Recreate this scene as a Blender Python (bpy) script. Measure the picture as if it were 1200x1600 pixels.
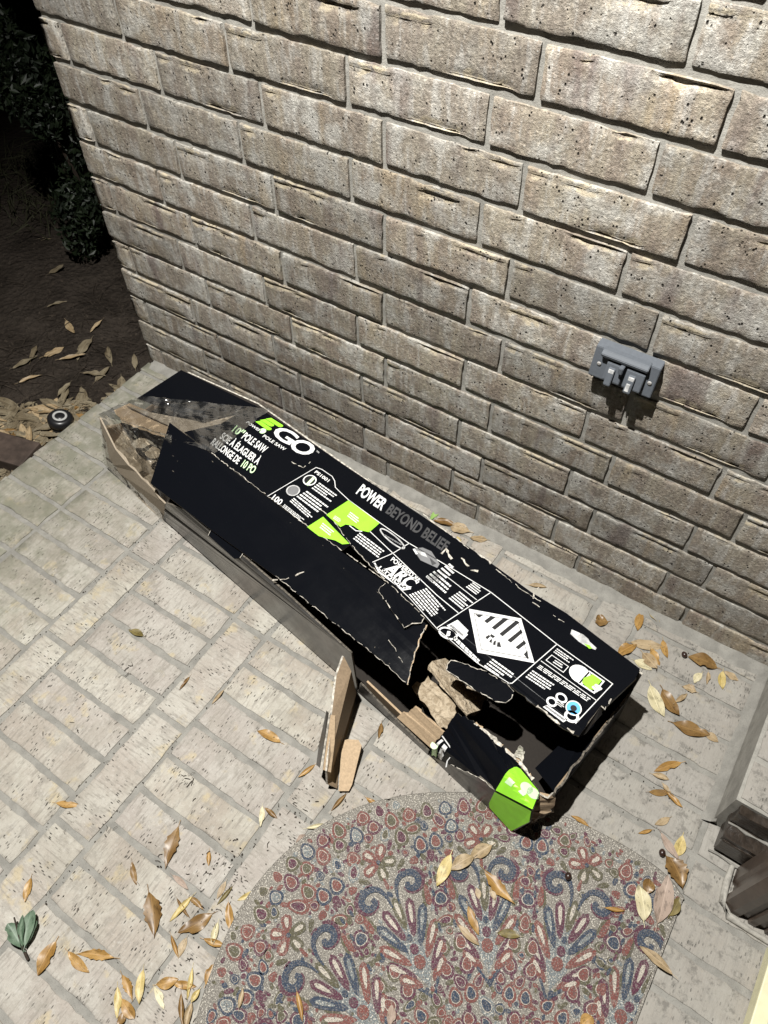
import bpy, bmesh, math, random
from mathutils import Vector, Matrix, noise as mnoise
for _o in list(bpy.data.objects): bpy.data.objects.remove(_o)
sc = bpy.context.scene
COL = sc.collection
S = 0.0794            # metres per brick course; the layout numbers below are in courses
rad = math.radians
# ------------------------------------------------------------------ camera
cd = bpy.data.cameras.new('camera'); cam = bpy.data.objects.new('camera', cd); COL.objects.link(cam)
cd.sensor_fit = 'VERTICAL'; cd.sensor_height = 32.0; cd.sensor_width = 24.0
cd.lens = 1176.47 / 1600 * 32.0
cd.clip_start = 0.02; cd.clip_end = 600
cam.matrix_world = Matrix.Translation(Vector([18.3615, -12.473, 17.715]) * S) @ Matrix([[0.833352, -0.432158, 0.344622], [0.552672, 0.661482, -0.506948], [-0.00888, 0.612928, 0.790089]]).to_4x4()
sc.camera = cam
# ------------------------------------------------------------------ night sky
w = bpy.data.worlds.new('World'); sc.world = w; w.use_nodes = True
wn = w.node_tree
sky = wn.nodes.new('ShaderNodeTexSky'); sky.sky_type = 'NISHITA'; sky.sun_disc = False
sky.sun_elevation = rad(-5.0); sky.sun_rotation = rad(250)
bg = wn.nodes['Background']; bg.inputs['Strength'].default_value = 0.05
wn.links.new(sky.outputs['Color'], bg.inputs['Color'])
# ------------------------------------------------------------------ porch lamp
LAMP = (11.6, -9.4, 31.0); AIM = (12.0, -7.0, 0.0)
ld = bpy.data.lights.new('porch_lamp_bulb', 'SPOT'); lamp = bpy.data.objects.new('porch_lamp_bulb', ld)
COL.objects.link(lamp)
ld.energy = 490; ld.spot_size = rad(104); ld.spot_blend = 0.8; ld.shadow_soft_size = 0.018
ld.color = (1.0, 0.982, 0.935)
lamp.location = Vector(LAMP) * S
lamp.rotation_euler = (Vector(AIM) - Vector(LAMP)).to_track_quat('-Z', 'Y').to_euler()
vs = sc.view_settings; vs.view_transform = 'Standard'; vs.look = 'None'; vs.exposure = 0.0; vs.gamma = 1.0
vs.use_curve_mapping = False
sc.render.engine = 'CYCLES'
try:
    sc.cycles.use_denoising = True; sc.cycles.max_bounces = 8; sc.cycles.transparent_max_bounces = 12
    sc.cycles.caustics_reflective = False; sc.cycles.caustics_refractive = False
except Exception: pass

# ------------------------------------------------------------------ helpers
def tag(o, label=None, cat=None, group=None, kind=None):
    if label: o['label'] = label
    if cat: o['category'] = cat
    if group: o['group'] = group
    if kind: o['kind'] = kind
    return o
def empty(name, loc=(0, 0, 0), rz=0.0, parent=None):
    o = bpy.data.objects.new(name, None); COL.objects.link(o)
    o.empty_display_size = 0.05
    o.location = Vector(loc) * S; o.rotation_euler = (0, 0, rz)
    if parent: o.parent = parent
    return o
def mesh(name, verts, faces, mats, midx=None, smooth=False, scale=S):
    me = bpy.data.meshes.new(name)
    me.from_pydata([(a * scale, b * scale, c * scale) for a, b, c in verts], [], faces)
    for m in (mats if isinstance(mats, (list, tuple)) else [mats]): me.materials.append(m)
    if midx is not None: me.polygons.foreach_set('material_index', midx)
    if smooth is True: me.polygons.foreach_set('use_smooth', [True] * len(me.polygons))
    elif smooth: me.polygons.foreach_set('use_smooth', smooth)
    me.update()
    return me
def link(name, me, parent=None, loc=(0, 0, 0), rz=0.0):
    o = bpy.data.objects.new(name, me); COL.objects.link(o)
    o.location = Vector(loc) * S; o.rotation_euler = (0, 0, rz)
    if parent: o.parent = parent
    return o
def obj(name, verts, faces, mats, parent=None, loc=(0, 0, 0), midx=None, smooth=False, rz=0.0):
    return link(name, mesh(name, verts, faces, mats, midx, smooth), parent, loc, rz)
def boxdata(x0, x1, y0, y1, z0, z1):
    v = [(x0,y0,z0),(x1,y0,z0),(x1,y1,z0),(x0,y1,z0),(x0,y0,z1),(x1,y0,z1),(x1,y1,z1),(x0,y1,z1)]
    f = [(0,3,2,1),(4,5,6,7),(0,1,5,4),(1,2,6,5),(2,3,7,6),(3,0,4,7)]
    return v, f
def join(parts):
    V, F = [], []
    for v, f in parts:
        n = len(V); V += v; F += [tuple(i + n for i in q) for q in f]
    return V, F
def bevelbox(name, x0, x1, y0, y1, z0, z1, mats, parent=None, bev=0.02, loc=(0,0,0), seg=2):
    bm = bmesh.new(); v, f = boxdata(x0, x1, y0, y1, z0, z1)
    bv = [bm.verts.new(Vector(p) * S) for p in v]
    for q in f: bm.faces.new([bv[i] for i in q])
    bmesh.ops.bevel(bm, geom=list(bm.edges), offset=bev * S, segments=seg, affect='EDGES', profile=0.6)
    me = bpy.data.meshes.new(name); bm.to_mesh(me); bm.free()
    for m in (mats if isinstance(mats, (list, tuple)) else [mats]): me.materials.append(m)
    return link(name, me, parent, loc)
def lathe(prof, n=24):
    V, F = [], []
    for r, z in prof:
        for i in range(n):
            a = 2 * math.pi * i / n; V.append((r * math.cos(a), r * math.sin(a), z))
    for k in range(len(prof) - 1):
        for i in range(n):
            j = (i + 1) % n; F.append((k*n+i, k*n+j, (k+1)*n+j, (k+1)*n+i))
    F.append(tuple(range((len(prof)-1)*n, len(prof)*n)))
    return V, F
def tube(pts, r, n=5):
    V, F = [], []
    for k, p in enumerate(pts):
        p = Vector(p); d = (Vector(pts[min(k+1, len(pts)-1)]) - Vector(pts[max(k-1, 0)])).normalized()
        a = d.orthogonal().normalized(); b = d.cross(a)
        rr = r[k] if isinstance(r, (list, tuple)) else r
        for i in range(n):
            t = 2 * math.pi * i / n; V.append(tuple(p + (a * math.cos(t) + b * math.sin(t)) * rr))
    for k in range(len(pts) - 1):
        for i in range(n):
            j = (i + 1) % n; F.append((k*n+i, k*n+j, (k+1)*n+j, (k+1)*n+i))
    return V, F

# ------------------------------------------------------------------ materials
class Mat:
    def __init__(s, name, rough=0.7, spec=0.5, color=None):
        s.m = bpy.data.materials.new(name); s.m.use_nodes = True; s.t = s.m.node_tree
        s.b = s.t.nodes['Principled BSDF']; s.b.inputs['Roughness'].default_value = rough
        s.b.inputs['Specular IOR Level'].default_value = spec
        if color: s.b.inputs['Base Color'].default_value = (*color, 1)
    def n(s, typ, **kw):
        nd = s.t.nodes.new(typ)
        for k, val in kw.items():
            if k.startswith('_'): setattr(nd, k[1:], val)
            else:
                key = k.replace('__', ' ')
                inp = nd.inputs[int(key[1:])] if key[0] == 'i' and key[1:].isdigit() else nd.inputs[key]
                if isinstance(val, bpy.types.NodeSocket): s.t.links.new(val, inp)
                else: inp.default_value = val
        return nd
    def coords(s, rand=True, space='Object'):
        c = s.n('ShaderNodeTexCoord').outputs[space]
        if rand:
            r = s.n('ShaderNodeObjectInfo').outputs['Random']
            k = s.n('ShaderNodeVectorMath', _operation='SCALE', i0=(37.0, 91.0, 53.0)); s.t.links.new(r, k.inputs['Scale'])
            c = s.n('ShaderNodeVectorMath', _operation='ADD', i0=c, i1=k.outputs[0]).outputs[0]
        return c
    def scaled(s, c, v): return s.n('ShaderNodeVectorMath', _operation='MULTIPLY', i0=c, i1=v).outputs[0]
    def noise(s, c, scale, detail=4, rough=0.55, dist=0.0):
        return s.n('ShaderNodeTexNoise', Vector=c, Scale=scale, Detail=detail, Roughness=rough, Distortion=dist).outputs['Fac']
    def vor(s, c, scale, feat='F1', rnd=1.0):
        return s.n('ShaderNodeTexVoronoi', _feature=feat, Vector=c, Scale=scale, Randomness=rnd).outputs['Distance']
    def ramp(s, f, a, b, lo=0.0, hi=1.0):
        return s.n('ShaderNodeMapRange', _interpolation_type='SMOOTHSTEP', i0=f, i1=a, i2=b, i3=lo, i4=hi).outputs[0]
    def math(s, op, a, b=0.0, c=0.0): return s.n('ShaderNodeMath', _operation=op, i0=a, i1=b, i2=c).outputs[0]
    def mix(s, f, a, b, typ='MIX'):
        fix = lambda x: (*x, 1) if isinstance(x, tuple) and len(x) == 3 else x
        return s.n('ShaderNodeMixRGB', _blend_type=typ, Fac=f, Color1=fix(a), Color2=fix(b)).outputs[0]
    def grey(s, f):
        return s.n('ShaderNodeCombineColor', i0=f, i1=f, i2=f).outputs[0]
    def color(s, c): s.t.links.new(c, s.b.inputs['Base Color'])
    def set(s, name, v):
        if isinstance(v, bpy.types.NodeSocket): s.t.links.new(v, s.b.inputs[name])
        else: s.b.inputs[name].default_value = v
    def bump(s, h, strength=0.5, dist=0.002):
        nd = s.n('ShaderNodeBump', Strength=strength, Distance=dist, Height=h)
        s.t.links.new(nd.outputs[0], s.b.inputs['Normal'])

def mat_wall_brick():
    k = Mat('wall_brick', 0.9, 0.25); c = k.coords()
    r = k.n('ShaderNodeObjectInfo').outputs['Random']
    blotch = k.noise(c, 16, 5, 0.6); streak = k.noise(k.scaled(c, (26, 26, 7)), 1.0, 4, 0.6)
    grain = k.noise(c, 260, 4, 0.7); mid = k.noise(c, 70, 5, 0.65)
    chip = k.n('ShaderNodeAttribute', _attribute_name='chip').outputs['Fac']
    col = k.mix(k.ramp(streak, .36, .66), (.212, .174, .140), (.278, .245, .192))
    col = k.mix(k.ramp(r, .0, 1.0, 0.0, 0.5), col, (.240, .218, .188))
    col = k.mix(k.ramp(blotch, .46, .66, 0.0, 0.75), col, (.37, .362, .335))
    st2 = k.noise(k.scaled(c, (48, 48, 9)), 1.0, 4, .65); col = k.mix(k.ramp(st2, .50, .64, 0, .55), col, (.40, .39, .365)); col = k.mix(k.ramp(st2, .34, .46, .45, 0), col, (.15, .125, .108))
    ends = k.noise(k.scaled(c, (18, 18, 3)), 1.0, 3, 0.5)
    col = k.mix(k.ramp(ends, .60, .72, 0, .55), col, (.28, .22, .145))
    col = k.mix(k.ramp(ends, .26, .42, .7, 0), col, (.125, .094, .086))
    fine = k.noise(c, 150, 5, .8)
    col = k.mix(k.ramp(fine, .50, .66, 0.0, .85), col, k.mix(1.0, col, (1.75, 1.75, 1.75), 'MULTIPLY'))
    col = k.mix(k.ramp(fine, .34, .48, .75, 0), col, k.mix(1.0, col, (.48, .46, .44), 'MULTIPLY'))
    col = k.mix(k.ramp(grain, .60, .70, 0, .6), col, (.56, .55, .52))
    pit = k.vor(k.scaled(c, (1, 1, .6)), 165); psel = k.noise(c, 55, 2, .5)
    pits = k.math('MULTIPLY', k.ramp(pit, .10, .30, 1, 0), k.ramp(psel, .53, .62))
    big = k.math('MULTIPLY', k.ramp(k.vor(k.scaled(c, (1, 1, 1.5)), 44), .04, .12, 1, 0), k.ramp(k.noise(c, 15, 2, .5), .60, .64))
    pits = k.math('MAXIMUM', pits, big)
    col = k.mix(k.ramp(k.math('MULTIPLY', chip, k.ramp(mid, .36, .55)), .15, .5, 0, .85), col, (.43, .37, .27))
    col = k.mix(1.0, col, k.grey(k.math('ADD', .78, k.math('MULTIPLY', k.math('FRACT', k.math('MULTIPLY', r, 7.3)), .40))), 'MULTIPLY')
    col = k.mix(pits, col, (.022, .018, .015))
    k.color(col)
    h = k.math('ADD', k.math('MULTIPLY', grain, .6), k.math('MULTIPLY', fine, .55)); h = k.math('ADD', h, k.math('MULTIPLY', mid, .2)); h = k.math('SUBTRACT', h, k.math('MULTIPLY', pits, 1.2))
    k.bump(h, 1.0, 0.0036); return k.m
def mat_mortar(name='mortar', base=(.31, .30, .28)):
    k = Mat(name, 0.95, 0.2); c = k.coords(False)
    g = k.noise(c, 420, 3, .7); m = k.noise(c, 30, 4, .6)
    col = k.mix(k.ramp(m, .3, .7), tuple(x * .82 for x in base), tuple(x * 1.15 for x in base))
    col = k.mix(k.ramp(g, .3, .45, .45, 0), col, tuple(x * .45 for x in base)); k.color(col)
    k.bump(k.math('ADD', g, m), .7, .0014); return k.m
def mat_floor_brick():
    k = Mat('paver_brick', 0.88, 0.3); c = k.coords()
    r = k.n('ShaderNodeObjectInfo').outputs['Random']
    big = k.noise(c, 11, 4, .6); stri = k.noise(k.scaled(c, (230, 28, 60)), 1.0, 3, .6)
    grain = k.noise(c, 330, 3, .7); mid = k.noise(c, 60, 5, .65)
    col = k.mix(k.ramp(big, .36, .64), (.325, .288, .245), (.405, .385, .335))
    col = k.mix(k.ramp(r, .2, 1.0, 0, .5), col, (.335, .312, .298))
    col = k.mix(k.ramp(k.noise(c, 21, 3, .6), .58, .70, 0, .6), col, (.44, .365, .225))
    col = k.mix(k.ramp(stri, .36, .50, .60, 0), col, (.215, .196, .172))
    col = k.mix(k.ramp(mid, .55, .75, 0, .5), col, (.46, .445, .41))
    pit = k.vor(k.scaled(c, (250, 75, 120)), 1.0); psel = k.noise(c, 24, 2, .5)
    pits = k.math('MULTIPLY', k.ramp(pit, .12, .28, 1, 0), k.ramp(psel, .44, .60))
    col = k.mix(pits, col, (.035, .03, .027))
    dirt = k.noise(c, 34, 5, .7); col = k.mix(k.ramp(dirt, .36, .48, .55, 0), col, (.255, .238, .21))
    fine = k.noise(c, 170, 5, .8); col = k.mix(k.ramp(fine, .34, .46, .35, 0), col, k.mix(1.0, col, (.55, .54, .52), 'MULTIPLY'))
    col = k.mix(k.ramp(fine, .54, .66, 0, .35), col, (.52, .50, .46))
    col = k.mix(k.ramp(grain, .28, .36, .5, 0), col, (.16, .145, .125))
    # algae on the outermost pavers beside the garden bed
    pos = k.n('ShaderNodeSeparateXYZ', i0=k.n('ShaderNodeNewGeometry').outputs['Position'])
    d = k.math('ADD', pos.outputs[0], k.math('MULTIPLY', k.math('SUBTRACT', mid, .5), .45))
    alg = k.math('MULTIPLY', k.ramp(d, .10, .52, 1, 0), k.ramp(k.noise(c, 20, 4, .6), .32, .62, .25, .9))
    col = k.mix(alg, col, (.165, .165, .125))
    wp = k.n('ShaderNodeNewGeometry').outputs['Position']; br = k.noise(wp, 3.2, 4, .6); br2 = k.noise(wp, 11, 5, .65)
    col = k.mix(k.ramp(br, .36, .62, .38, 0), col, k.mix(1.0, col, (.66, .64, .60), 'MULTIPLY')); col = k.mix(k.ramp(br2, .34, .50, .35, 0), col, (.235, .212, .178))
    # grime beside the door end
    d2 = k.math('ADD', pos.outputs[0], k.math('MULTIPLY', big, .3))
    col = k.mix(k.ramp(d2, 1.25, 1.70, 0, .68), col, (.24, .228, .208)); gz = k.math('MULTIPLY', k.ramp(d2, 1.25, 1.70), k.ramp(k.noise(wp, 42, 6, .75), .50, .64)); col = k.mix(k.math('MULTIPLY', gz, .6), col, (.10, .095, .085))
    k.color(col)
    h = k.math('ADD', k.math('MULTIPLY', grain, .5), k.math('MULTIPLY', stri, .7)); h = k.math('SUBTRACT', h, k.math('MULTIPLY', pits, 1.3))
    k.bump(h, .8, .0016); return k.m
def mat_card(name, base, rough, bumps=.25, spec=.5, coat=0.0, scuff=.12):
    k = Mat(name, rough, spec); c = k.coords(False)
    wav = k.noise(c, 9, 3, .5); fine = k.noise(c, 160, 2, .5)
    sc_ = k.noise(k.scaled(c, (40, 160, 60)), 1.0, 5, .7)
    col = k.mix(k.ramp(sc_, .66, .80, 0, scuff), base, (.30, .29, .27)); k.color(col)
    k.set('Roughness', k.ramp(k.noise(c, 14, 4, .6), .3, .7, rough * .8, min(1, rough * 1.35)))
    if coat: k.set('Coat Weight', coat); k.set('Coat Roughness', .26)
    k.bump(k.math('ADD', k.math('MULTIPLY', wav, 1.0), k.math('MULTIPLY', fine, .05)), bumps, .02); return k.m
def mat_kraft(name, base, rough=.8):
    k = Mat(name, rough, .3); c = k.coords(False)
    g = k.noise(c, 240, 3, .6); f = k.noise(k.scaled(c, (9, 9, 60)), 1, 4, .6)
    col = k.mix(k.ramp(g, .3, .7), tuple(x * .86 for x in base), tuple(x * 1.1 for x in base))
    col = k.mix(k.ramp(f, .55, .75, 0, .25), col, tuple(x * .7 for x in base)); k.color(col)
    k.bump(k.math('ADD', f, g), .25, .001); return k.m
def mat_pulp():
    k = Mat('moulded_pulp', .95, .15); c = k.coords(False)
    a = k.noise(c, 75, 4, .6, 1.2); b = k.noise(c, 260, 3, .6)
    col = k.mix(k.ramp(a, .35, .65), (.26, .205, .14), (.45, .375, .275)); k.color(col)
    k.bump(k.math('ADD', a, k.math('MULTIPLY', b, .25)), 1.0, .006); return k.m
def mat_plain(name, col, rough=.5, spec=.4, var=.12, scale=40, bump=0.0):
    k = Mat(name, rough, spec); c = k.coords(False)
    m = k.noise(c, scale, 4, .6)
    k.color(k.mix(k.ramp(m, .3, .7), tuple(x * (1 - var) for x in col), tuple(min(1, x * (1 + var)) for x in col)))
    if bump: k.bump(m, bump, .002)
    return k.m
def mat_leaf(name, a, b, rough=.38):
    k = Mat(name, rough, .32); c = k.coords(True)
    m = k.noise(c, 55, 4, .6); big = k.noise(c, 14, 3, .5)
    gen = k.n('ShaderNodeTexCoord').outputs['Generated']
    sp = k.n('ShaderNodeSeparateXYZ', i0=gen)
    rib = k.ramp(k.math('ABSOLUTE', k.math('SUBTRACT', sp.outputs[1], .5)), .0, .035, .55, 0)
    col = k.mix(k.ramp(big, .35, .65), a, b)
    col = k.mix(k.ramp(m, .52, .66, 0, .6), col, tuple(x * .42 for x in a)); sp2 = k.noise(c, 160, 3, .6); col = k.mix(k.ramp(sp2, .60, .68, 0, .7), col, tuple(x * .3 for x in a))
    tip = k.ramp(sp.outputs[0], .80, 1.0, 0, .5); col = k.mix(tip, col, tuple(x * .5 for x in a))
    col = k.mix(rib, col, tuple(min(1, x * 1.45) for x in b)); k.color(col)
    k.bump(big, .25, .004)
    k.set('Subsurface Weight', 0.0); return k.m
def mat_weave(name, col, speck=(.50, .47, .41), dark=(.10, .09, .085), f1=.30):
    k = Mat(name, .95, .15); c = k.coords(False)
    v = k.noise(c, 430, 2, .5); v2 = k.noise(c, 620, 2, .5)
    cc = k.mix(k.ramp(v, .545, .60, 0, 1.0 if f1 > .5 else .32), col, speck)
    cc = k.mix(k.ramp(v2, .41, .49, .85, 0), cc, dark)
    cc = k.mix(k.ramp(k.noise(c, 7, 3, .5), .3, .7, 0, .22), cc, tuple(x * .6 for x in col)); k.color(cc)
    wv = k.vor(c, 330); k.bump(k.math('ADD', wv, v), .8, .0015); return k.m
def mat_film():
    m = bpy.data.materials.new('clear_film'); m.use_nodes = True; t = m.node_tree; t.nodes.clear()
    o = t.nodes.new('ShaderNodeOutputMaterial'); mx = t.nodes.new('ShaderNodeMixShader')
    tr = t.nodes.new('ShaderNodeBsdfTransparent'); tr.inputs[0].default_value = (.93, .93, .92, 1)
    gl = t.nodes.new('ShaderNodeBsdfGlossy'); gl.inputs['Roughness'].default_value = .16
    fr = t.nodes.new('ShaderNodeFresnel'); fr.inputs[0].default_value = 1.7
    tc = t.nodes.new('ShaderNodeTexCoord'); nz = t.nodes.new('ShaderNodeTexNoise')
    nz.inputs['Scale'].default_value = 17; nz.inputs['Detail'].default_value = 5; nz.inputs['Distortion'].default_value = 1.6
    bp = t.nodes.new('ShaderNodeBump'); bp.inputs['Strength'].default_value = 1.0; bp.inputs['Distance'].default_value = .005
    df = t.nodes.new('ShaderNodeBsdfDiffuse'); df.inputs[0].default_value = (.75, .74, .72, 1); hz_ = t.nodes.new('ShaderNodeMixShader')
    cr_ = t.nodes.new('ShaderNodeMapRange'); cr_.inputs[1].default_value = .48; cr_.inputs[2].default_value = .72; cr_.inputs[3].default_value = .02; cr_.inputs[4].default_value = .13
    ad = t.nodes.new('ShaderNodeMath'); ad.operation = 'MULTIPLY_ADD'; ad.inputs[1].default_value = .55; ad.inputs[2].default_value = .02
    L = t.links.new
    L(tc.outputs['Object'], nz.inputs['Vector']); L(nz.outputs['Fac'], bp.inputs['Height'])
    L(bp.outputs[0], gl.inputs['Normal']); L(bp.outputs[0], fr.inputs['Normal'])
    L(fr.outputs[0], ad.inputs[0]); L(ad.outputs[0], mx.inputs[0]); L(nz.outputs['Fac'], cr_.inputs[0]); L(cr_.outputs[0], hz_.inputs[0]); L(tr.outputs[0], hz_.inputs[1]); L(df.outputs[0], hz_.inputs[2]); L(hz_.outputs[0], mx.inputs[1]); L(gl.outputs[0], mx.inputs[2]); L(mx.outputs[0], o.inputs[0])
    return m
M = {}
M['brick'] = mat_wall_brick(); M['mortar'] = mat_mortar('mortar', (.275, .265, .240)); M['grime'] = mat_mortar('grimy_mortar', (.215, .205, .185))
M['paver'] = mat_floor_brick(); M['grout'] = mat_mortar('floor_mortar', (.228, .220, .200))
M['black'] = mat_card('black_printed_card', (.0035, .0040, .0056), .20, .10, .06, 0.0, .02)
M['blacktape'] = mat_card('taped_black_card', (.018, .016, .014), .42, .16, .6, .75, .10)
M['kraft'] = mat_kraft('kraft_card', (.40, .295, .19)); M['kraftdark'] = mat_kraft('brown_card', (.235, .172, .112)); M['shadedcard'] = mat_kraft('dark_liner', (.018, .014, .011))  # the last has the shade inside the box put into its brown
M['edge'] = mat_plain('worn_card_edge', (.42, .39, .34), .9, .2, .5, 160)
M['rim'] = mat_plain('dark_card_rim', (.10, .088, .072), .9, .2, .6, 200); M['kraftgrey'] = mat_kraft('filmed_card', (.30, .250, .190)); M['pulp'] = mat_pulp(); M['film'] = mat_film()
M['white'] = mat_plain('white_print', (.68, .68, .675), .5, .4, .06); M['grey'] = mat_plain('grey_print', (.16, .16, .165), .5, .4, .1)
M['darkgrey'] = mat_plain('dark_grey_print', (.045, .045, .047), .5, .4, .2)
M['green'] = mat_plain('lime_print', (.28, .70, .035), .45, .45, .06); M['palegreen'] = mat_plain('pale_lime_print', (.60, .82, .50), .45, .4, .06)
M['blue'] = mat_plain('blue_print', (.10, .38, .70), .5, .4, .1); M['ink'] = mat_plain('black_print', (.008, .008, .009), .5, .4, .1)
M['plastic'] = mat_plain('grey_plastic', (.085, .094, .108), .62, .25, .06, 200, .05); M['clear'] = mat_plain('faded_label', (.42, .42, .42), .3, .5, .3, 90)
M['brownpaint'] = mat_plain('brown_paint', (.060, .043, .033), .32, .5, .2, 60, .12); M['darkbrown'] = mat_plain('dark_brown_paint', (.028, .021, .016), .3, .5, .35, 120, .6)
M['cream'] = mat_plain('cream_paint', (.60, .57, .38), .5, .4, .08, 30, .1)
M['caulk'] = mat_plain('caulk', (.30, .285, .255), .8, .2, .2, 120, .6)
M['timber'] = mat_plain('stained_timber', (.050, .036, .029), .7, .3, .35, 25, .4)
M['blackplastic'] = mat_plain('black_plastic', (.012, .012, .013), .35, .5, .1); M['dirt'] = None
def mat_soil():
    k = Mat('soil', .97, .1); c = k.coords(False)
    a = k.noise(c, 9, 5, .6); b = k.noise(c, 120, 4, .7); v = k.vor(c, 55)
    col = k.mix(k.ramp(a, .3, .7), (.024, .019, .015), (.046, .037, .030))
    col = k.mix(k.ramp(b, .56, .70, 0, .6), col, (.085, .070, .056)); k.color(col)
    k.bump(k.math('ADD', b, v), 1.0, .012); return k.m
M['soil'] = mat_soil(); M['clod'] = mat_plain('clod', (.034, .027, .021), .95, .1, .6, 60)
for nm, a, b, r in (('brown', (.130, .072, .024), (.20, .120, .044), .36), ('gold', (.225, .122, .032), (.34, .205, .070), .40),
                    ('yellow', (.37, .28, .098), (.46, .37, .165), .45), ('pale', (.44, .39, .24), (.52, .47, .32), .5),
                    ('tan', (.25, .18, .10), (.34, .26, .16), .5), ('pink', (.25, .185, .145), (.31, .24, .195), .65),
                    ('olive', (.105, .080, .025), (.17, .135, .05), .45), ('green', (.070, .115, .072), (.125, .175, .12), .48),
                    ('lime', (.20, .33, .09), (.30, .42, .14), .5), ('litter', (.115, .090, .055), (.18, .150, .10), .65)):
    M['leaf_' + nm] = mat_leaf(nm + '_leaf', a, b, r)
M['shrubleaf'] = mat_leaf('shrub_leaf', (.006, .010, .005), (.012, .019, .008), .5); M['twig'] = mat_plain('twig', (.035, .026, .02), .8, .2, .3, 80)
M['grassblade'] = mat_plain('grass_blade', (.030, .030, .016), .7, .2, .3, 50)
M['nutshell'] = mat_plain('acorn_shell', (.030, .016, .012), .3, .5, .3, 120); M['whitering'] = mat_plain('white_plastic', (.36, .36, .35), .5)
M['metal'] = mat_plain('lamp_metal', (.35, .34, .33), .4)

# ------------------------------------------------------------------ brick geometry (shared meshes)
def brick_mesh(L, H, D, seed, nx=20, wall=True):
    """face in the XZ plane at y=0 (front towards -Y), body behind it"""
    rnd = random.Random(seed)
    zr = [0, .05, .12, .30, .50, .70, .81, .875, .93, 1.0] if wall else [0, .04, .12, .28, .5, .72, .88, .96, 1.0]
    nz = len(zr); sx = seed * 13.7
    amp = .014 if wall else .010
    clefts = []
    rag = .018 + .035 * rnd.random()
    if wall:
        for q in range(rnd.choice((0, 1, 1, 2, 2, 3))):
            a = rnd.uniform(-.1, .75); clefts.append((a, a + rnd.uniform(.10, .48), rnd.uniform(.05, .14), rnd.choice((7, 7, 8, 6))))
        if rnd.random() < .45:
            a = rnd.uniform(0, .6); clefts.append((a, a + rnd.uniform(.2, .5), rnd.uniform(.05, .09), 1))
    V = []; CH = []
    for j, t in enumerate(zr):
        for i in range(nx + 1):
            s = i / nx; chip = 0.0
            if i in (1,): s = .012
            if i in (nx - 1,): s = 1 - .012
            x, z = s * L, t * H
            y = amp * (mnoise.noise((x * 1.9 + sx, z * 3, seed)) + .5 * mnoise.noise((x * 6 + sx, z * 8, seed)))
            ex, ez = min(s, 1 - s), min(t, 1 - t)
            e1 = mnoise.noise((x * 3.1 + sx, j * 5.1, 2.2)); e2 = mnoise.noise((x * 9 + sx, j * 3.7, 7.7))
            if ez == 0:
                z += (1 if t == 0 else -1) * max(0, .012 + rag * e1 + .026 * e2 + .018 * mnoise.noise((x * 19 + sx, j, 5))); y += .012 + .022 * max(0, e2)
            elif ez < .08: y += .002 + .012 * max(0, e2)
            if ex == 0:
                x += (1 if s == 0 else -1) * max(0, .015 + .03 * mnoise.noise((z * 4, sx, 3.3))); y += .014
            for a, b, d, row in clefts:
                if a < s < b:
                    f = min(1, (s - a) * 12, (b - s) * 12) * (.7 + .5 * e2)
                    if j == row: y += d * max(f, 0)
                    if abs(j - row) <= 2 and (j - row) * (1 if row > 3 else -1) != -2: chip = max(chip, f * (.9 if j == row else .6))
                    elif j == row + (1 if row > 3 else -1): y -= .018 * f
                    elif j == row - (1 if row > 3 else -1): y -= .010 * f
            V.append((x, y, z)); CH.append(max(0, chip + .35 * e2))
    F, sm = [], []
    for j in range(nz - 1):
        for i in range(nx):
            a = j * (nx + 1) + i; F.append((a, a + 1, a + nx + 2, a + nx + 1)); sm.append(True)
    ring = list(range(nx + 1)) + [j * (nx + 1) + nx for j in range(1, nz)] + [(nz - 1) * (nx + 1) + i for i in range(nx - 1, -1, -1)] + [j * (nx + 1) for j in range(nz - 2, 0, -1)]
    CH += [CH[i] for i in ring] * 2
    n = len(V); V += [V[i] for i in ring]; m = len(V); V += [(V[i][0], D, V[i][2]) for i in ring]
    R = len(ring)
    for q in range(R):
        p = (q + 1) % R; F.append((n + q, m + q, m + p, n + p)); sm.append(False)
    if not wall:   # lay the face upwards: (x, depth, z) -> (x, z, -depth)
        V = [(x, z, -y) for x, y, z in V]
    return V, F, sm, CH
_cache = {}
def get_brick(L, H, D, var, wall):
    key = (round(L * 4) / 4, H, D, var, wall)
    if key not in _cache:
        v, f, s, ch = brick_mesh(key[0], H, D, 11 + var * 7 + int(key[0] * 40), wall=wall, nx=max(6, int(key[0] * 7)))
        _cache[key] = mesh('brick', v, f, M['brick'] if wall else M['paver'], None, s)
        at = _cache[key].attributes.new('chip', 'FLOAT', 'POINT'); at.data.foreach_set('value', ch)
    return _cache[key], key[0]

# ------------------------------------------------------------------ the brick wall
rnd = random.Random(5)
wall = empty('brick_wall'); tag(wall, 'weathered taupe brick wall with recessed grey mortar rising behind the box', 'wall')
BASE = .92; JH = .145; XR = 26.0
G = .074
NXg, NZg = 150, 100; ZTOPg = 17.0
V = []; F = []
for j in range(NZg + 1):
    for i in range(NXg + 1):
        x = .06 + (XR - .06) * i / NXg; z = -.2 + (ZTOPg + .2) * j / NZg
        V.append((x, G + .010 * mnoise.noise((x * 2.3, z * 2.9, 1)) + .006 * mnoise.noise((x * 8, z * 9, 4)), z))
for j in range(NZg):
    for i in range(NXg):
        a = j * (NXg + 1) + i; F.append((a, a + 1, a + NXg + 2, a + NXg + 1))
v, f = boxdata(.06, XR, G + .03, 4.6, -1.6, 36.0)
n0 = len(V); V += v; F += [tuple(i + n0 for i in q) for q in f]
obj('mortar_bed', V, F, M['mortar'], wall)
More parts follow.
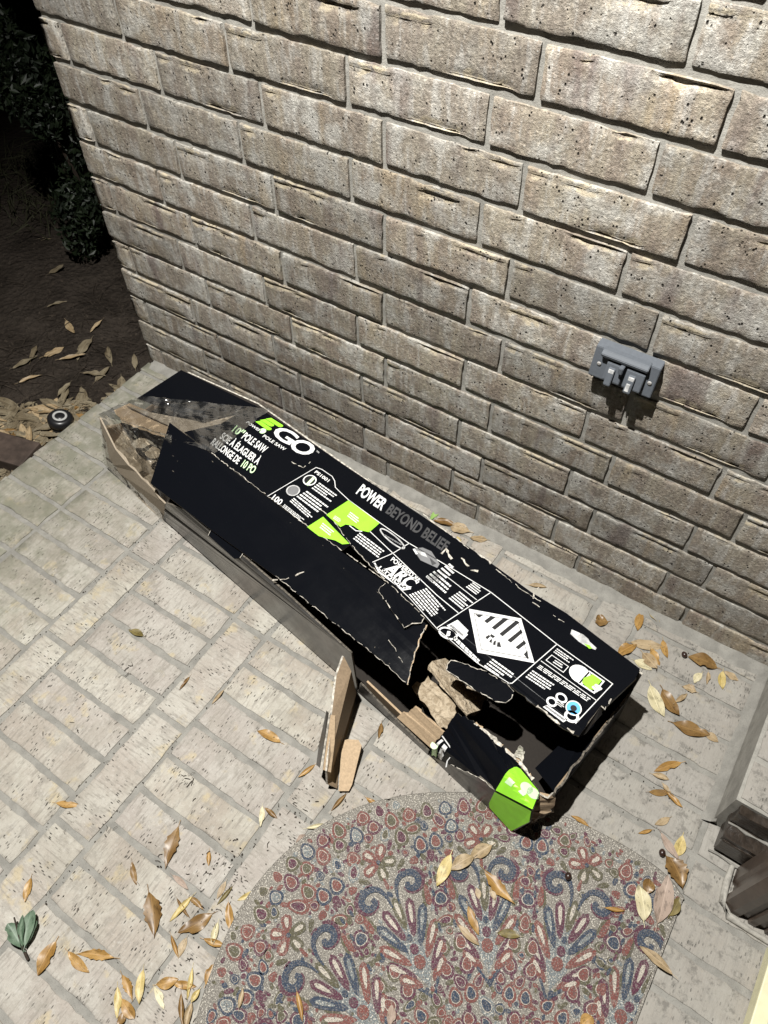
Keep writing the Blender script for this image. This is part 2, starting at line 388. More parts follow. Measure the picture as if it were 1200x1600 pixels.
def place_wall_brick(x, z, L, H):
    me, Lq = get_brick(L, H, .55, rnd.randrange(16), True)
    o = bpy.data.objects.new('brick', me); COL.objects.link(o); o.parent = wall
    o.location = (x * S, (rnd.uniform(-.016, .016)) * S, (z + rnd.uniform(-.012, .012)) * S); o.scale = (L / Lq, 1, 1)
    o.rotation_euler = (rad(rnd.uniform(-.35, .35)), 0, rad(rnd.uniform(-.25, .25)))
up = []
for r in range(0, 35):
    z0 = 0.04 if r == 0 else BASE + r - 1 + .0
    H = BASE - .04 - JH if r == 0 else 1 - JH
    xs = [0.0]
    x = .66 if r % 2 == 0 else 2.93
    while x < XR: xs.append(x + rnd.uniform(-.05, .05)); x += 3.11
    xs.append(XR + .2)
    for a, b in zip(xs[:-1], xs[1:]):
        x0 = a + (.042 if a > 0 else 0); x1 = b - .042
        if x1 - x0 < .3: continue
        if r <= 15: place_wall_brick(x0, z0, x1 - x0, H)
        else: up.append(boxdata(x0, x1, rnd.uniform(-.02, .02), .5, z0, z0 + H))
v, f = join(up)
o = obj('upper_brickwork', v, f, M['brick'], wall); tag(o, kind='stuff')
# mortar fillet along the foot of the wall
V, F = [], []
n = 140
for i in range(n + 1):
    x = .2 + 21.5 * i / n; nn = mnoise.noise((x * 1.7, 3, 1)); n2 = mnoise.noise((x * 6, 9, 1))
    V += [(x, .03, .16 + .06 * nn), (x, -.12 - .05 * n2, .10 + .03 * nn), (x, -.30 - .12 * nn - .05 * n2, .012), (x, -.34 - .12 * nn - .05 * n2, -.03)]
for i in range(n):
    for k in range(3): a = i * 4 + k; F.append((a, a + 1, a + 5, a + 4))
obj('mortar_fillet', V, F, M['grout'], wall, smooth=True)

# ------------------------------------------------------------------ the porch floor
floor = empty('porch_floor'); tag(floor, kind='structure')
FG = -.040
V, F = [], []
nx, ny = 130, 120
for j in range(ny + 1):
    for i in range(nx + 1):
        x = .02 + 24.9 * i / nx; y = -24 + 24.02 * j / ny
        V.append((x, y, FG + .010 * mnoise.noise((x * 2.2, y * 2.2, 1)) + .007 * mnoise.noise((x * 7, y * 7, 4))))
for j in range(ny):
    for i in range(nx):
        a = j * (nx + 1) + i; F.append((a, a + 1, a + nx + 2, a + nx + 1))
v, f = boxdata(.02, 24.92, -24, .02, -1.7, FG - .05); n0 = len(V); V += v; F += [tuple(i + n0 for i in q) for q in f]
obj('mortar_bed', V, F, M['grout'], floor)
def place_paver(x0, x1, y0, y1, across=False):
    Lx, Ly = x1 - x0, y1 - y0
    if across: me, Lq = get_brick(Ly, .90, .7, rnd.randrange(6), False)
    else: me, Lq = get_brick(Lx, .84, .7, rnd.randrange(6), False)
    o = bpy.data.objects.new('brick', me); COL.objects.link(o); o.parent = floor
    z = rnd.uniform(-.010, .008)
    if across:
        o.rotation_euler = (0, 0, math.pi / 2 + rad(rnd.uniform(-.3, .3))); o.location = (x1 * S, y0 * S, z * S); o.scale = (Ly / Lq, Lx / .90, 1)
    else:
        o.rotation_euler = (rad(rnd.uniform(-.3, .3)), rad(rnd.uniform(-.12, .12)), rad(rnd.uniform(-.4, .4))); o.location = (x0 * S, y0 * S, z * S); o.scale = (Lx / Lq, Ly / .84, 1)
rows = [-.55 - .955 * i for i in range(0, 7)]
rows += [rows[-1] - .94 * i for i in range(1, 14)]
rows = [-.04] + rows
gx, gy = .060, .056
for x0, x1 in ((-.02, 2.40), (2.40, 5.25), (6.29, 9.23), (10.34, 13.34), (14.26, 17.24), (18.38, 21.58), (21.58, 24.8)):
    for a, b in zip(rows[:-1], rows[1:]):
        if x0 > 21 and b > -5: continue
        j = rnd.uniform(-.03, .03)
        place_paver(x0 + (gx if x0 > 0 else 0) + j, x1 - gx + j, b + gy, a - (gy if a < -.1 else .02))
cross = [-.04, -3.28, -6.34, -9.40, -12.53, -15.6, -18.4]
for x0, x1 in ((5.25, 6.29), (9.23, 10.34), (13.34, 14.26), (17.24, 18.38)):
    for a, b in zip(cross[:-1], cross[1:]):
        place_paver(x0 + .055, x1 - .055, b + .06, a - .06, True)
# ------------------------------------------------------------------ garden ground
V, F = [], []
xs = [-.0 - .16 * i for i in range(70)] + [-11.5 - 1.5 * i for i in range(1, 40)] + [-90, -160, -400, -1200]
ys = [-1200, -300, -90, -45, -30] + [-24 + 1.5 * i for i in range(11)] + [-7.5 + .2 * i for i in range(70)] + [7 + 1.5 * i for i in range(40)] + [90, 200, 500, 1500]
for y in ys:
    for x in xs:
        a = .16 * mnoise.noise((x * .35, y * .35, 1)) + .10 * mnoise.noise((x * 1.1, y * 1.1, 5)) + .05 * mnoise.noise((x * 4, y * 4, 9))
        V.append((x, y, -.95 + a))
nX = len(xs)
for j in range(len(ys) - 1):
    for i in range(nX - 1):
        a = j * nX + i; F.append((a, a + nX, a + nX + 1, a + 1))
tag(obj('garden_soil', V, F, M['soil'], smooth=True), kind='structure')
V = [(-1.0, -1500, -1.75), (1500, -1500, -1.75), (1500, 1500, -1.75), (-1.0, 1500, -1.75)]
tag(obj('ground', V, [(0, 1, 2, 3)], M['soil']), kind='structure')
def soil_z(x, y): return -.95 + .16 * mnoise.noise((x * .35, y * .35, 1)) + .10 * mnoise.noise((x * 1.1, y * 1.1, 5)) + .05 * mnoise.noise((x * 4, y * 4, 9))
# porch ceiling with its lamp
v, f = boxdata(-3, 27, -24, -.05, 32.0, 32.8)
tag(obj('porch_ceiling', v, f, M['timber']), kind='structure')
t = empty('porch_floodlight', (LAMP[0], LAMP[1], 32.0)); tag(t, 'round metal porch light set in the ceiling above the box', 'light')
v, f = lathe([(.35, 0), (.75, 0), (.75, -.35), (.68, -.4), (.60, -.4), (.55, -.15), (.3, -.12)], 28)
obj('lamp_housing', v, f, M['metal'], t, smooth=True)
lamp.parent = None

# ------------------------------------------------------------------ door end: raised step, casing and sill at the right
st = empty('door_step'); tag(st, 'raised brick door step against the wall with dark brown front', 'step')
ZT = 1.62
v, f = boxdata(21.66, 27, -4.42, .0, -.3, ZT - .04); obj('mortar_core', v, f, M['mortar'], st)
for a, b in ((-.10, -1.08), (-1.20, -2.2), (-2.32, -3.3), (-3.42, -4.36)):
    me, Lq = get_brick(3.0, .84, .7, rnd.randrange(6), False)
    for xx in (21.72, 24.80):
        o = bpy.data.objects.new('brick', me); COL.objects.link(o); o.parent = st
        o.location = (xx * S, b * S, ZT * S); o.scale = (1, (a - b) / .84, 1)
for z0, z1, y0, x0 in ((.92, 1.50, -4.62, 21.80), (.16, .78, -5.02, 21.84)):
    for q in range(2):
        me, Lq = get_brick(2.5, .8, .55, q, True)
        me = me.copy(); me.materials[0] = M['darkbrown']  # front courses of the step get a dark brown base colour
        o = bpy.data.objects.new('dark_brick', me); COL.objects.link(o); o.parent = st
        o.location = ((x0 + q * 2.6) * S, y0 * S, z0 * S); o.scale = (1, 1.4, (z1 - z0) / .8)
v, f = boxdata(21.80, 27, -4.98, -4.42, .70, .90); obj('dark_ledge', v, f, M['darkbrown'], st)
v, f = tube([(21.8 + .2 * q, -4.66 + .02 * math.sin(q * 2.1), .915) for q in range(24)], [.03 + .015 * math.sin(q * 3.7) for q in range(24)], 5); obj('mortar_joint', v, f, M['grime'], st, smooth=True)
v, f = tube([(21.8 + .2 * q, -5.06 + .02 * math.sin(q * 1.7), .05) for q in range(24)], [.025 + .01 * math.sin(q * 2.7) for q in range(24)], 5); obj('mortar_joint', v, f, M['grime'], st, smooth=True)
V, F = [], []
for i in range(40):   # mortar fillet at the foot of the step
    y = -.1 - 4.4 * i / 39; nn = mnoise.noise((y * 2, 8, 1))
    V += [(21.70, y, .30 + .06 * nn), (21.62 - .03 * nn, y, .14), (21.46 - .06 * nn, y, .012), (21.42 - .06 * nn, y, -.03)]
for i in range(39):
    for k in range(3): a = i * 4 + k; F.append((a, a + 4, a + 5, a + 1))
obj('mortar_fillet', V, F, M['grout'], st, smooth=True)
cs = empty('door_casing', (22.45, -6.02, 0)); tag(cs, 'brown painted fluted door casing standing at the right edge beside the step', 'door frame')
prof = [(0, .92), (.02, .30), (.22, .02)]
flutes = []
x = .22
while x < 2.2:
    flutes += [(x, .02), (x + .10, .02), (x + .14, .10), (x + .26, .10), (x + .30, .02)]; x += .34
prof = [(0, .95), (0, .62), (.06, .56), (.06, .40), (0, .34), (0, .16), (.16, .02)] + flutes + [(2.4, .02), (2.4, .95)]
V = [(a, b, .02) for a, b in prof] + [(a, b, 27.0) for a, b in prof]; n = len(prof)
F = [(i, (i + 1) % n, n + (i + 1) % n, n + i) for i in range(n)] + [tuple(range(n, 2 * n))]
obj('fluted_post', V, F, M['brownpaint'], cs)
pts = [(-.10, .92, .03), (-.10, .5, .03), (-.06, .10, .03), (.14, -.08, .03), (.6, -.1, .03), (1.2, -.09, .03), (2.3, -.1, .03)]
v, f = tube(pts, [.06, .08, .07, .085, .06, .07, .06], 7); obj('caulk_bead', v, f, M['caulk'], cs, smooth=True)
sl = empty('door_sill', (23.42, -6.25, 0)); tag(sl, 'cream painted door sill at the bottom right corner of the porch', 'door sill')
bevelbox('sill_board', 0, .30, -6, .02, .0, .42, M['cream'], sl, .03); bevelbox('sill_tread', .31, 1.4, -6, .0, .0, .22, M['cream'], sl, .02)

# ------------------------------------------------------------------ outlet cover on the wall
oc = empty('outlet_cover'); tag(oc, 'grey plastic weatherproof outlet cover with two flip lids on the brick wall', 'outlet cover')
def prism_x(name, x0, x1, prof, m, parent, bev=.012):
    bm = bmesh.new(); n = len(prof)
    a = [bm.verts.new(Vector((x0, y, z)) * S) for y, z in prof]; b = [bm.verts.new(Vector((x1, y, z)) * S) for y, z in prof]
    bm.faces.new(a); bm.faces.new(b[::-1])
    for i in range(n): bm.faces.new((a[i], b[i], b[(i + 1) % n], a[(i + 1) % n]))
    bmesh.ops.recalc_face_normals(bm, faces=bm.faces)
    bmesh.ops.bevel(bm, geom=list(bm.edges), offset=bev * S, segments=2, affect='EDGES')
    me = bpy.data.meshes.new(name); bm.to_mesh(me); bm.free(); me.materials.append(m)
    return link(name, me, parent)
prism_x('base_plate', 15.25, 16.60, [(.06, 7.02), (-.22, 7.00), (-.27, 7.05), (-.17, 7.73), (.06, 7.79)], M['plastic'], oc)
prism_x('hinge_bar', 15.42, 16.40, [(-.1, 7.60), (-.30, 7.62), (-.32, 7.70), (-.24, 7.76), (-.1, 7.77)], M['plastic'], oc)
prism_x('hinge_block', 15.86, 15.95, [(-.25, 7.45), (-.42, 7.45), (-.42, 7.6), (-.25, 7.6)], M['plastic'], oc)
for x0, x1 in ((15.58, 15.94), (16.00, 16.38)):
    l = prism_x('lid', x0, x1, [(-.12, 7.14), (-.35, 7.12), (-.38, 7.17), (-.29, 7.54), (-.22, 7.56), (-.16, 7.5)], M['plastic'], oc)
    w_ = x1 - x0
    prism_x('finger_tab', x0 + .20 * w_, x0 + .58 * w_, [(-.2, 7.12), (-.44, 7.08), (-.48, 7.13), (-.37, 7.46), (-.2, 7.48)], M['plastic'], l)
    prism_x('label_plate', x0 + .24 * w_, x0 + .55 * w_, [(-.34, 7.38), (-.398, 7.38), (-.380, 7.455), (-.34, 7.455)], M['clear'], l, .004)
prism_x('clear_strip', 16.10, 16.18, [(-.4, 7.16), (-.479, 7.16), (-.442, 7.32), (-.4, 7.32)], M['clear'], oc, .004)

v, f = lathe([(.045, 0), (.045, .02), (.03, .03)], 12)
for xx in (15.41, 16.49):
    o = obj('screw', v, f, M['metal'], oc, (xx, -.225, 7.38)); o.rotation_euler = (rad(98), 0, 0)
# ------------------------------------------------------------------ the battered cardboard box (frame: u along the box, v across, z up)
box = empty('cardboard_box', (18.13, -7.11, 0), math.atan2(-.16590, .98614))
tag(box, 'long torn black cardboard box with lime and white print lying by the brick wall', 'box')
CAMB = Vector((1.1, -5.4, 17.7))
from mathutils.geometry import tessellate_polygon
def newell(p):
    n = Vector((0, 0, 0))
    for a, b in zip(p, p[1:] + p[:1]):
        a, b = Vector(a), Vector(b); n += Vector(((a.y - b.y) * (a.z + b.z), (a.z - b.z) * (a.x + b.x), (a.x - b.x) * (a.y + b.y)))
    return n.normalized()
def rough(p, edges, amp=.03, step=.10, seed=1):
    r = random.Random(seed); out = []
    for i, a in enumerate(p):
        b = p[(i + 1) % len(p)]; out.append(a)
        if i in edges:
            A, B = Vector(a), Vector(b); n = max(2, int((B - A).length / step)); d = (B - A).normalized()
            s = d.cross(Vector((0, 0, 1)))
            if s.length < .1: s = Vector((0, 1, 0))
            s.normalize()
            for k in range(1, n):
                q = A.lerp(B, (k + r.uniform(-.3, .3)) / n) + s * r.uniform(-amp, amp) + Vector((0, 0, r.uniform(-amp, amp) * .5)); out.append(tuple(q))
    return out
def board(name, p, mats, parent=None, th=.045, face=None, loc=None):
    parent = parent or box
    p = [tuple(map(float, q)) for q in p]; n = newell(p)
    c = sum((Vector(q) for q in p), Vector()) / len(p)
    look = Vector(face) if face else (CAMB - c)
    if n.dot(look) < 0: p = p[::-1]; n = -n
    k = len(p); V = list(p) + [tuple(Vector(q) - n * th) for q in p]
    F, mi = [], []
    tris = tessellate_polygon([[Vector(q) for q in p]])
    for t in tris:
        a, b, cc = t
        nn = (Vector(p[b]) - Vector(p[a])).cross(Vector(p[cc]) - Vector(p[a]))
        if nn.dot(n) < 0: b, cc = cc, b
        F.append((a, b, cc)); mi.append(0); F.append((k + a, k + cc, k + b)); mi.append(1)
    for i in range(k):
        j = (i + 1) % k; F.append((i, k + i, k + j, j)); mi.append(2)
    return obj(name, V, F, mats, parent, midx=mi)
BK = [M['black'], M['kraftdark'], M['rim']]; KR = [M['kraft'], M['kraftdark'], M['kraft']]; BT = [M['blacktape'], M['kraftdark'], M['rim']]
ZT_ = 2.4
top_pts = [(-12.568,3.658,2.4), (-8.243,3.805,2.4), (-6.393,3.9,2.4), (-4.65,3.957,2.4), (-2.89,3.947,2.4), (-1.948,4.036,2.4), (0.052,3.967,2.4),
           (0.108,3.665,2.4), (-0.021,2.699,2.4), (-0.107,2.659,2.4), (-0.064,1.775,2.4), (-0.158,1.726,2.4), (-0.567,1.687,2.4), (-1.158,1.702,2.4), (-1.867,1.709,2.4),
           (-2.664,1.68,2.4), (-3.515,1.63,2.4), (-4.282,1.712,2.4), (-4.967,1.784,2.4), (-5.547,1.83,2.4), (-6.317,1.923,2.4), (-7.031,2.021,2.4), (-7.054,1.683,2.4),
           (-8.224,1.678,2.4), (-9.707,1.648,2.4), (-11.989,1.606,2.4), (-13.178,1.6,2.4), (-12.675,2.506,2.4)]
top = board('top_panel', rough(top_pts, (9, 10, 11, 12, 13, 14, 15, 16, 17, 18, 19, 20), .022, .12, 3), BK, th=.05)
board('end_flap', [(-12.575,3.658,2.37), (-15.546,3.25,2.2), (-15.557,1.631,2.15), (-13.203,2.257,2.3)], BK)
# end lip of the lid
board('end_lip', [(0.05,3.979,2.38), (-0.023,2.709,2.38), (-0.033,2.733,2.05), (0.105,3.888,2.05)], BK)
board('end_lip', rough([(-0.101,2.657,2.38), (-0.066,1.785,2.38), (-0.082,1.816,2.22), (-0.009,2.062,2.1), (0.003,2.658,2.1)], (1, 2, 3), .02, .1, 5), BK)
flap_pts = [(-13.79,1.549,2.4), (-11.97,1.591,2.4), (-9.675,1.619,2.4), (-8.195,1.65,2.4), (-5.51,1.79,2.4), (-4.128,1.603,2.4), (-4.005,1.198,2.37), (-3.804,0.778,2.3), (-3.515,0.265,2.2), (-4.27,0.306,2.2), (-5.858,0.246,2.2), (-7.81,0.186,2.2), (-10.141,0.044,2.1), (-12.685,-0.046,2.0)]
flap = board('front_flap', rough(flap_pts, (4, 5, 6, 7), .018, .12, 4), BK)
# sloping crease lines worn through the print on the flap
def worn(pts, wd, parent, m='edge', dz=.014, seed=1):
    r = random.Random(seed); V, F = [], []
    P_ = [Vector(q) for q in pts]; Q = []
    for a, b in zip(P_[:-1], P_[1:]):
        n = max(1, int((b - a).length / .07))
        for k in range(n): Q.append(a.lerp(b, k / n) + Vector((r.uniform(-.018, .018), r.uniform(-.018, .018), 0)))
    Q.append(P_[-1])
    for i, q in enumerate(Q):
        d = (Q[min(i + 1, len(Q) - 1)] - Q[max(i - 1, 0)]); s = Vector((-d.y, d.x, 0)).normalized() * wd * r.uniform(.2, 1.1)
        V += [tuple(q + s + Vector((0, 0, dz))), tuple(q - s + Vector((0, 0, dz)))]
    for i in range(len(Q) - 1):
        if r.random() < .86: F.append((2 * i, 2 * i + 1, 2 * i + 3, 2 * i + 2))
    return obj('worn_crease', V, F, M[m], parent)
worn([(-7.776,0.032,2.21), (-7.529,0.294,2.23), (-7.376,0.645,2.25), (-7.301,0.833,2.26)], .022, flap, seed=2)
worn([(-6.848,1.231,2.34), (-6.595,1.532,2.35), (-6.477,1.658,2.36)], .008, flap, seed=3)
worn([(-4.533,0.76,2.3), (-4.153,0.648,2.27), (-3.883,0.523,2.25)], .008, flap, seed=4)
worn([(-11.989,1.606,2.4), (-9.707,1.648,2.4), (-8.224,1.678,2.4), (-5.535,1.817,2.4)], .011, top, seed=5)
worn([(-8.387,2.286,2.4), (-7.824,2.242,2.4), (-7.031,2.021,2.4), (-6.304,1.909,2.4), (-5.547,1.83,2.4)], .012, top, seed=6)
for q, sd in ((((742,862), (760,874), (790,893), (812,905)), 8), (((700,848), (716,862), (740,868)), 9), (((715,875), (735,892), (745,893)), 10), (((778,884), (800,905), (830,926), (838,930), (860,948)), 11), (((832,920), (836,935)), 12), (((868,957), (882,968)), 13), (((660,822), (690,842), (698,850)), 14)):
    pass
worn([(-4.603,3.949,2.4), (-4.251,3.962,2.4), (-3.986,3.926,2.4)], .03, top, seed=8)
worn([(-4.807,3.603,2.4), (-4.35,3.462,2.4), (-4.178,3.545,2.4)], .03, top, seed=10)
worn([(-3.894,3.884,2.4), (-3.387,3.853,2.4), (-2.816,3.847,2.4), (-2.568,3.886,2.4)], .010, top, seed=11)
worn([(-2.741,3.82,2.4), (-2.834,3.999,2.4), (-2.83,4.172,2.4)], .022, top, seed=12)
worn([(-2.69,3.725,2.4), (-2.497,3.738,2.4)], .028, top, seed=13)
worn([(-2.157,3.796,2.4), (-1.785,3.774,2.4)], .014, top, seed=15)
worn([(-5.156,3.333,2.4), (-5.174,3.525,2.4), (-4.873,3.387,2.4)], .035, top, seed=16)
worn([(-10.127,2.875,2.4), (-9.731,2.957,2.4), (-9.742,3.229,2.4)], .012, top, seed=17)
worn([(-8.175,3.857,2.41), (-6.402,3.909,2.41)], .007, top, seed=18)
worn([(-6.333,3.955,2.4), (-5.665,3.931,2.4), (-4.626,3.927,2.4)], .020, top, seed=19)
worn([(-0.109,2.637,2.4), (-0.003,2.63,2.38), (-0.027,2.932,2.4)], .018, top, seed=20)
worn([(-0.174,1.749,2.4), (-0.583,1.71,2.4), (-1.175,1.726,2.4)], .035, top, seed=21)
rs = random.Random(19); V, F = [], []
for i in range(70):
    t, q = rs.random(), rs.random(); a = Vector((-13.79,1.549,2.4)).lerp(Vector((-4.214,1.545,2.4)), t); b = Vector((-12.566,-0.021,2.02)).lerp(Vector((-3.669,0.289,2.2)), t); p = a.lerp(b, q) + Vector((0, 0, .016)); k = len(V); e = rs.uniform(.005, .016); an = rs.uniform(0, 6); dx, dy = math.cos(an) * e * rs.choice((1, 1, 5)), math.sin(an) * e
    V += [tuple(p + Vector((-dx, -dy, 0))), tuple(p + Vector((dy, -e, 0))), tuple(p + Vector((dx, dy, 0))), tuple(p + Vector((-dy, e, 0)))]; F.append((k, k + 1, k + 2, k + 3))
tag(obj('scuff_marks', V, F, M['rim'], flap), kind='stuff')
# tuck tabs
board('tuck_tab', [(-10.131,-0.078,1.98), (-10.21,0.053,2.0), (-10.191,0.191,2.02), (-9.932,0.326,2.04), (-9.072,0.236,2.1), (-8.992,0.159,2.06), (-8.982,0.012,2.0), (-9.1,-0.087,1.96)], BK, flap, th=.022)
board('tuck_tab', rough([(-5.5,1.447,2.5), (-5.575,1.571,2.5), (-5.548,1.742,2.5), (-5.454,1.798,2.48), (-4.25,1.672,2.46), (-4.226,1.511,2.46), (-4.355,1.369,2.46), (-4.425,1.161,2.47), (-4.542,1.18,2.48)], (5, 6, 7), .02, .06, 7), BK, top, th=.022)
board('tuck_tab', rough([(-3.086,1.061,2.33), (-3.145,1.197,2.33), (-3.142,1.327,2.33), (-2.934,1.435,2.33), (-2.401,1.633,2.33), (-1.911,1.713,2.33), (-1.67,1.671,2.33), (-1.6,1.533,2.33), (-1.64,1.336,2.33), (-1.77,1.235,2.33), (-2.35,1.12,2.33)], (3, 4), .015, .08, 8), BK, top, th=.022)
worn([(-10.124,-0.082,1.99), (-10.202,0.05,2.01), (-10.183,0.188,2.03), (-9.925,0.322,2.05), (-9.065,0.232,2.11), (-8.986,0.156,2.07), (-8.975,0.008,2.01)], .008, flap, seed=41)
worn([(-5.5,1.447,2.5), (-5.575,1.571,2.5), (-5.548,1.742,2.5), (-5.454,1.798,2.48), (-4.25,1.672,2.46)], .009, top, seed=42)
worn([(-4.246,1.668,2.47), (-4.223,1.507,2.47), (-4.352,1.364,2.47), (-4.421,1.156,2.48), (-4.538,1.176,2.49), (-5.5,1.447,2.5)], .012, top, seed=43)
worn([(-3.083,1.057,2.34), (-3.142,1.193,2.34), (-3.14,1.323,2.34), (-2.932,1.43,2.34), (-2.399,1.628,2.34), (-1.909,1.708,2.34), (-1.668,1.666,2.34)], .010, top, seed=44)
worn([(-1.668,1.666,2.34), (-1.599,1.529,2.34), (-1.638,1.332,2.34), (-1.769,1.231,2.34), (-2.348,1.116,2.34), (-3.083,1.057,2.34)], .011, top, seed=45)
worn([(-4.128,1.603,2.4), (-4.005,1.198,2.37), (-3.804,0.778,2.3), (-3.515,0.265,2.2), (-4.27,0.306,2.2), (-5.858,0.246,2.2), (-7.81,0.186,2.2)], .008, flap, seed=46)
# tray: floor, back, ends, front
board('tray_bottom', [(-15.9, .05, .05), (.15, .05, .05), (.15, 3.9, .05), (-15.9, 3.9, .05)], [M['shadedcard']] * 3, th=.03, face=(0, 0, 1))  # tray inside coloured near black to stand for shade under the lid
board('back_wall', [(-15.9, 3.93, .03), (.15, 3.93, .03), (.15, 3.93, 2.3), (-12.6, 3.8, 2.3), (-15.4, 3.35, 2.12)], [M['shadedcard'], M['black'], M['edge']], face=(0, -1, 0))
board('end_wall', rough([(.17, .5, .03), (.2, 3.93, .03), (0.16,3.905,1.6), (0.179,3.015,1.62), (0.17,2.329,1.58), (0.184,1.564,1.6), (0.215,0.765,1.6)], (2, 3, 4, 5), .025, .1, 9), BK, face=(1, 0, .2))
board('end_flap', [(0.178,0.787,1.55), (0.131,3.867,1.55), (-0.247,3.184,1.0), (-0.484,1.178,0.9)], BK)
board('end_wall', [(-15.95, .15, .03), (-15.95, 3.4, .03), (-15.95, 3.2, 1.3), (-15.9, 1.35, 1.2), (-15.85, .45, 1.5)], [M['kraftdark']] * 3, face=(1, 0, 0))
board('front_wall', rough([(-12.95, .03, .03), (-9.0, .10, .03), (-4.98, .06, .03), (-5.05, .03, 2.0), (-7.4, .10, 2.02), (-9.2, .10, 2.0), (-11.3, .04, 1.95), (-12.2, -.02, 1.55)], (6, 7), .03, .15, 10), BT, face=(0, -1, 0))
board('front_wall', rough([(-16.0, .12, .06), (-15.291,0.1,-0.141), (-12.95, .02, .03), (-12.3, -.02, 1.4), (-12.75, .05, 1.5), (-13.6, .10, 1.35), (-14.9, .18, 1.55), (-15.88, .45, 1.98)], (0, 1, 3, 4, 5), .05, .2, 12), [M['kraftgrey'], M['kraftgrey'], M['kraftgrey']], face=(0, -1, 0))
board('front_wall', [(-4.95, .06, .03), (-2.62, .04, .03), (-2.62, .05, .22), (-3.85, .08, .30), (-4.9, .10, .52)], BT, face=(0, -1, 0))
board('front_wall', [(-4.8, .22, .06), (-3.6, .22, .06), (-3.6, .22, .40), (-4.8, .22, .56)], [M['kraftdark'], M['kraft'], M['kraft']], face=(0, -1, 0), th=.05)
board('inner_flap', rough([(-3.674,0.095,0.42), (-3.605,0.221,0.62), (-3.483,0.267,0.66), (-3.4,0.414,0.95), (-2.503,0.401,0.95), (-2.602,0.104,0.35)], (1, 2, 3, 4), .025, .07, 13), KR, th=.05)
# front wall panel swung out onto the floor with its two tuck flaps
sw = board('swung_panel', [(-5.13,-0.136,2.0), (-4.824,-0.211,1.75), (-4.877,-0.068,0.25), (-4.373,-0.901,0.1), (-4.241,-1.272,0.1), (-3.623,-1.994,0.06), (-3.777,-2.126,0.35), (-3.821,-2.046,0.95), (-4.521,-1.146,1.55), (-4.966,-0.539,1.85)], [M['kraftdark'], M['black'], M['edge']])
board('panel_tuck', [(-4.499,-1.228,1.55), (-4.42,-1.148,1.5), (-4.084,-1.526,1.2), (-3.767,-1.989,0.85), (-3.904,-2.085,0.95)], KR, sw)
board('panel_tuck', [(-4.638,-1.213,1.55), (-4.535,-1.229,1.6), (-4.22,-1.704,1.3), (-3.972,-2.113,1.0), (-4.148,-2.084,0.8), (-4.36,-1.78,1.0)], [M['blacktape'], M['black'], M['edge']], sw)
board('panel_tuck', [(-4.267,-1.187,0.3), (-4.188,-1.071,0.34), (-3.988,-0.906,0.34), (-3.836,-0.955,0.34), (-3.415,-1.715,0.14), (-3.372,-1.865,0.12), (-3.55,-2.022,0.1)], KR, sw)
# torn front corner
cr = [(-2.683,0.06,-0.09), (-2.05,0.07,0.417), (-1.24,0.08,1.17), (-0.789,0.09,1.163), (0.076,0.1,1.786)]
uppts = cr + [(-0.062,0.585,1.5), (-0.32,0.711,1.5), (-0.778,0.835,1.45), (-1.335,0.886,1.4), (-1.627,0.893,1.4), (-2.024,0.888,1.4), (-2.464,0.81,1.4), (-2.51,0.618,1.15), (-2.493,0.411,0.95), (-2.551,0.184,0.65)]
up_c = board('corner_panel', rough(uppts, (5, 6, 7, 8, 9, 10, 11, 12, 13), .035, .08, 21), BK)
lowpts = cr[::-1] + [(-2.668,0.05,-0.655), (-1.7, .02, .02), (-.85, .01, .02), (-0.082,0.0,0.051), (0.153,0.05,1.29)]
lo_c = board('front_wall', lowpts, BT, face=(0, -1, .2))
board('torn_liner', rough([(-0.05,0.582,1.45), (0.15,0.624,1.45), (0.21,0.802,1.5), (0.336,0.657,0.9), (0.246,0.501,0.9), (0.097,0.353,0.35), (-0.001,0.373,1.1)], (0, 1, 2, 3, 4, 5, 6), .05, .07, 14), [M['kraftdark'], M['kraft'], M['edge']])
board('torn_liner', rough([(0.121,0.357,0.1), (0.217,0.557,0.4), (0.379,0.779,0.6), (0.3,0.814,0.7), (0.12,0.428,0.5)], (0, 1, 2, 3, 4), .03, .06, 15), [M['edge'], M['kraft'], M['edge']])
board('torn_liner', rough([(-0.928,0.863,1.5), (-0.924,1.011,1.75), (-0.777,1.031,1.6), (-0.705,0.841,1.5)], (0, 1, 2, 3), .04, .05, 16), [M['edge'], M['kraft'], M['edge']])
worn([(-2.015,0.876,1.4), (-1.624,0.886,1.42), (-1.313,0.877,1.42), (-0.776,0.828,1.47), (-0.309,0.713,1.52)], .045, up_c, seed=31)
worn([(-2.019,0.884,1.38), (-1.627,0.893,1.4), (-1.316,0.885,1.4), (-0.778,0.835,1.45), (-0.31,0.721,1.5)], .050, up_c, 'kraft', seed=36, dz=.006)
worn([(-4.128,1.603,2.4), (-4.005,1.198,2.37), (-3.804,0.778,2.3), (-3.515,0.265,2.2)], .018, flap, 'kraft', seed=37, dz=.006)
worn([(-2.214,0.747,1.3), (-2.082,0.767,1.3)], .02, up_c, seed=32); worn([(-1.976,0.624,1.22), (-1.825,0.386,1.1), (-1.701,0.14,0.95)], .012, up_c, seed=33)
worn([(-1.623,0.797,1.4), (-1.648,0.548,1.3)], .010, up_c, seed=34); worn([(-2.038,0.05,0.482), (-1.231,0.06,1.232), (-0.818,0.07,1.234)], .009, up_c, seed=35)
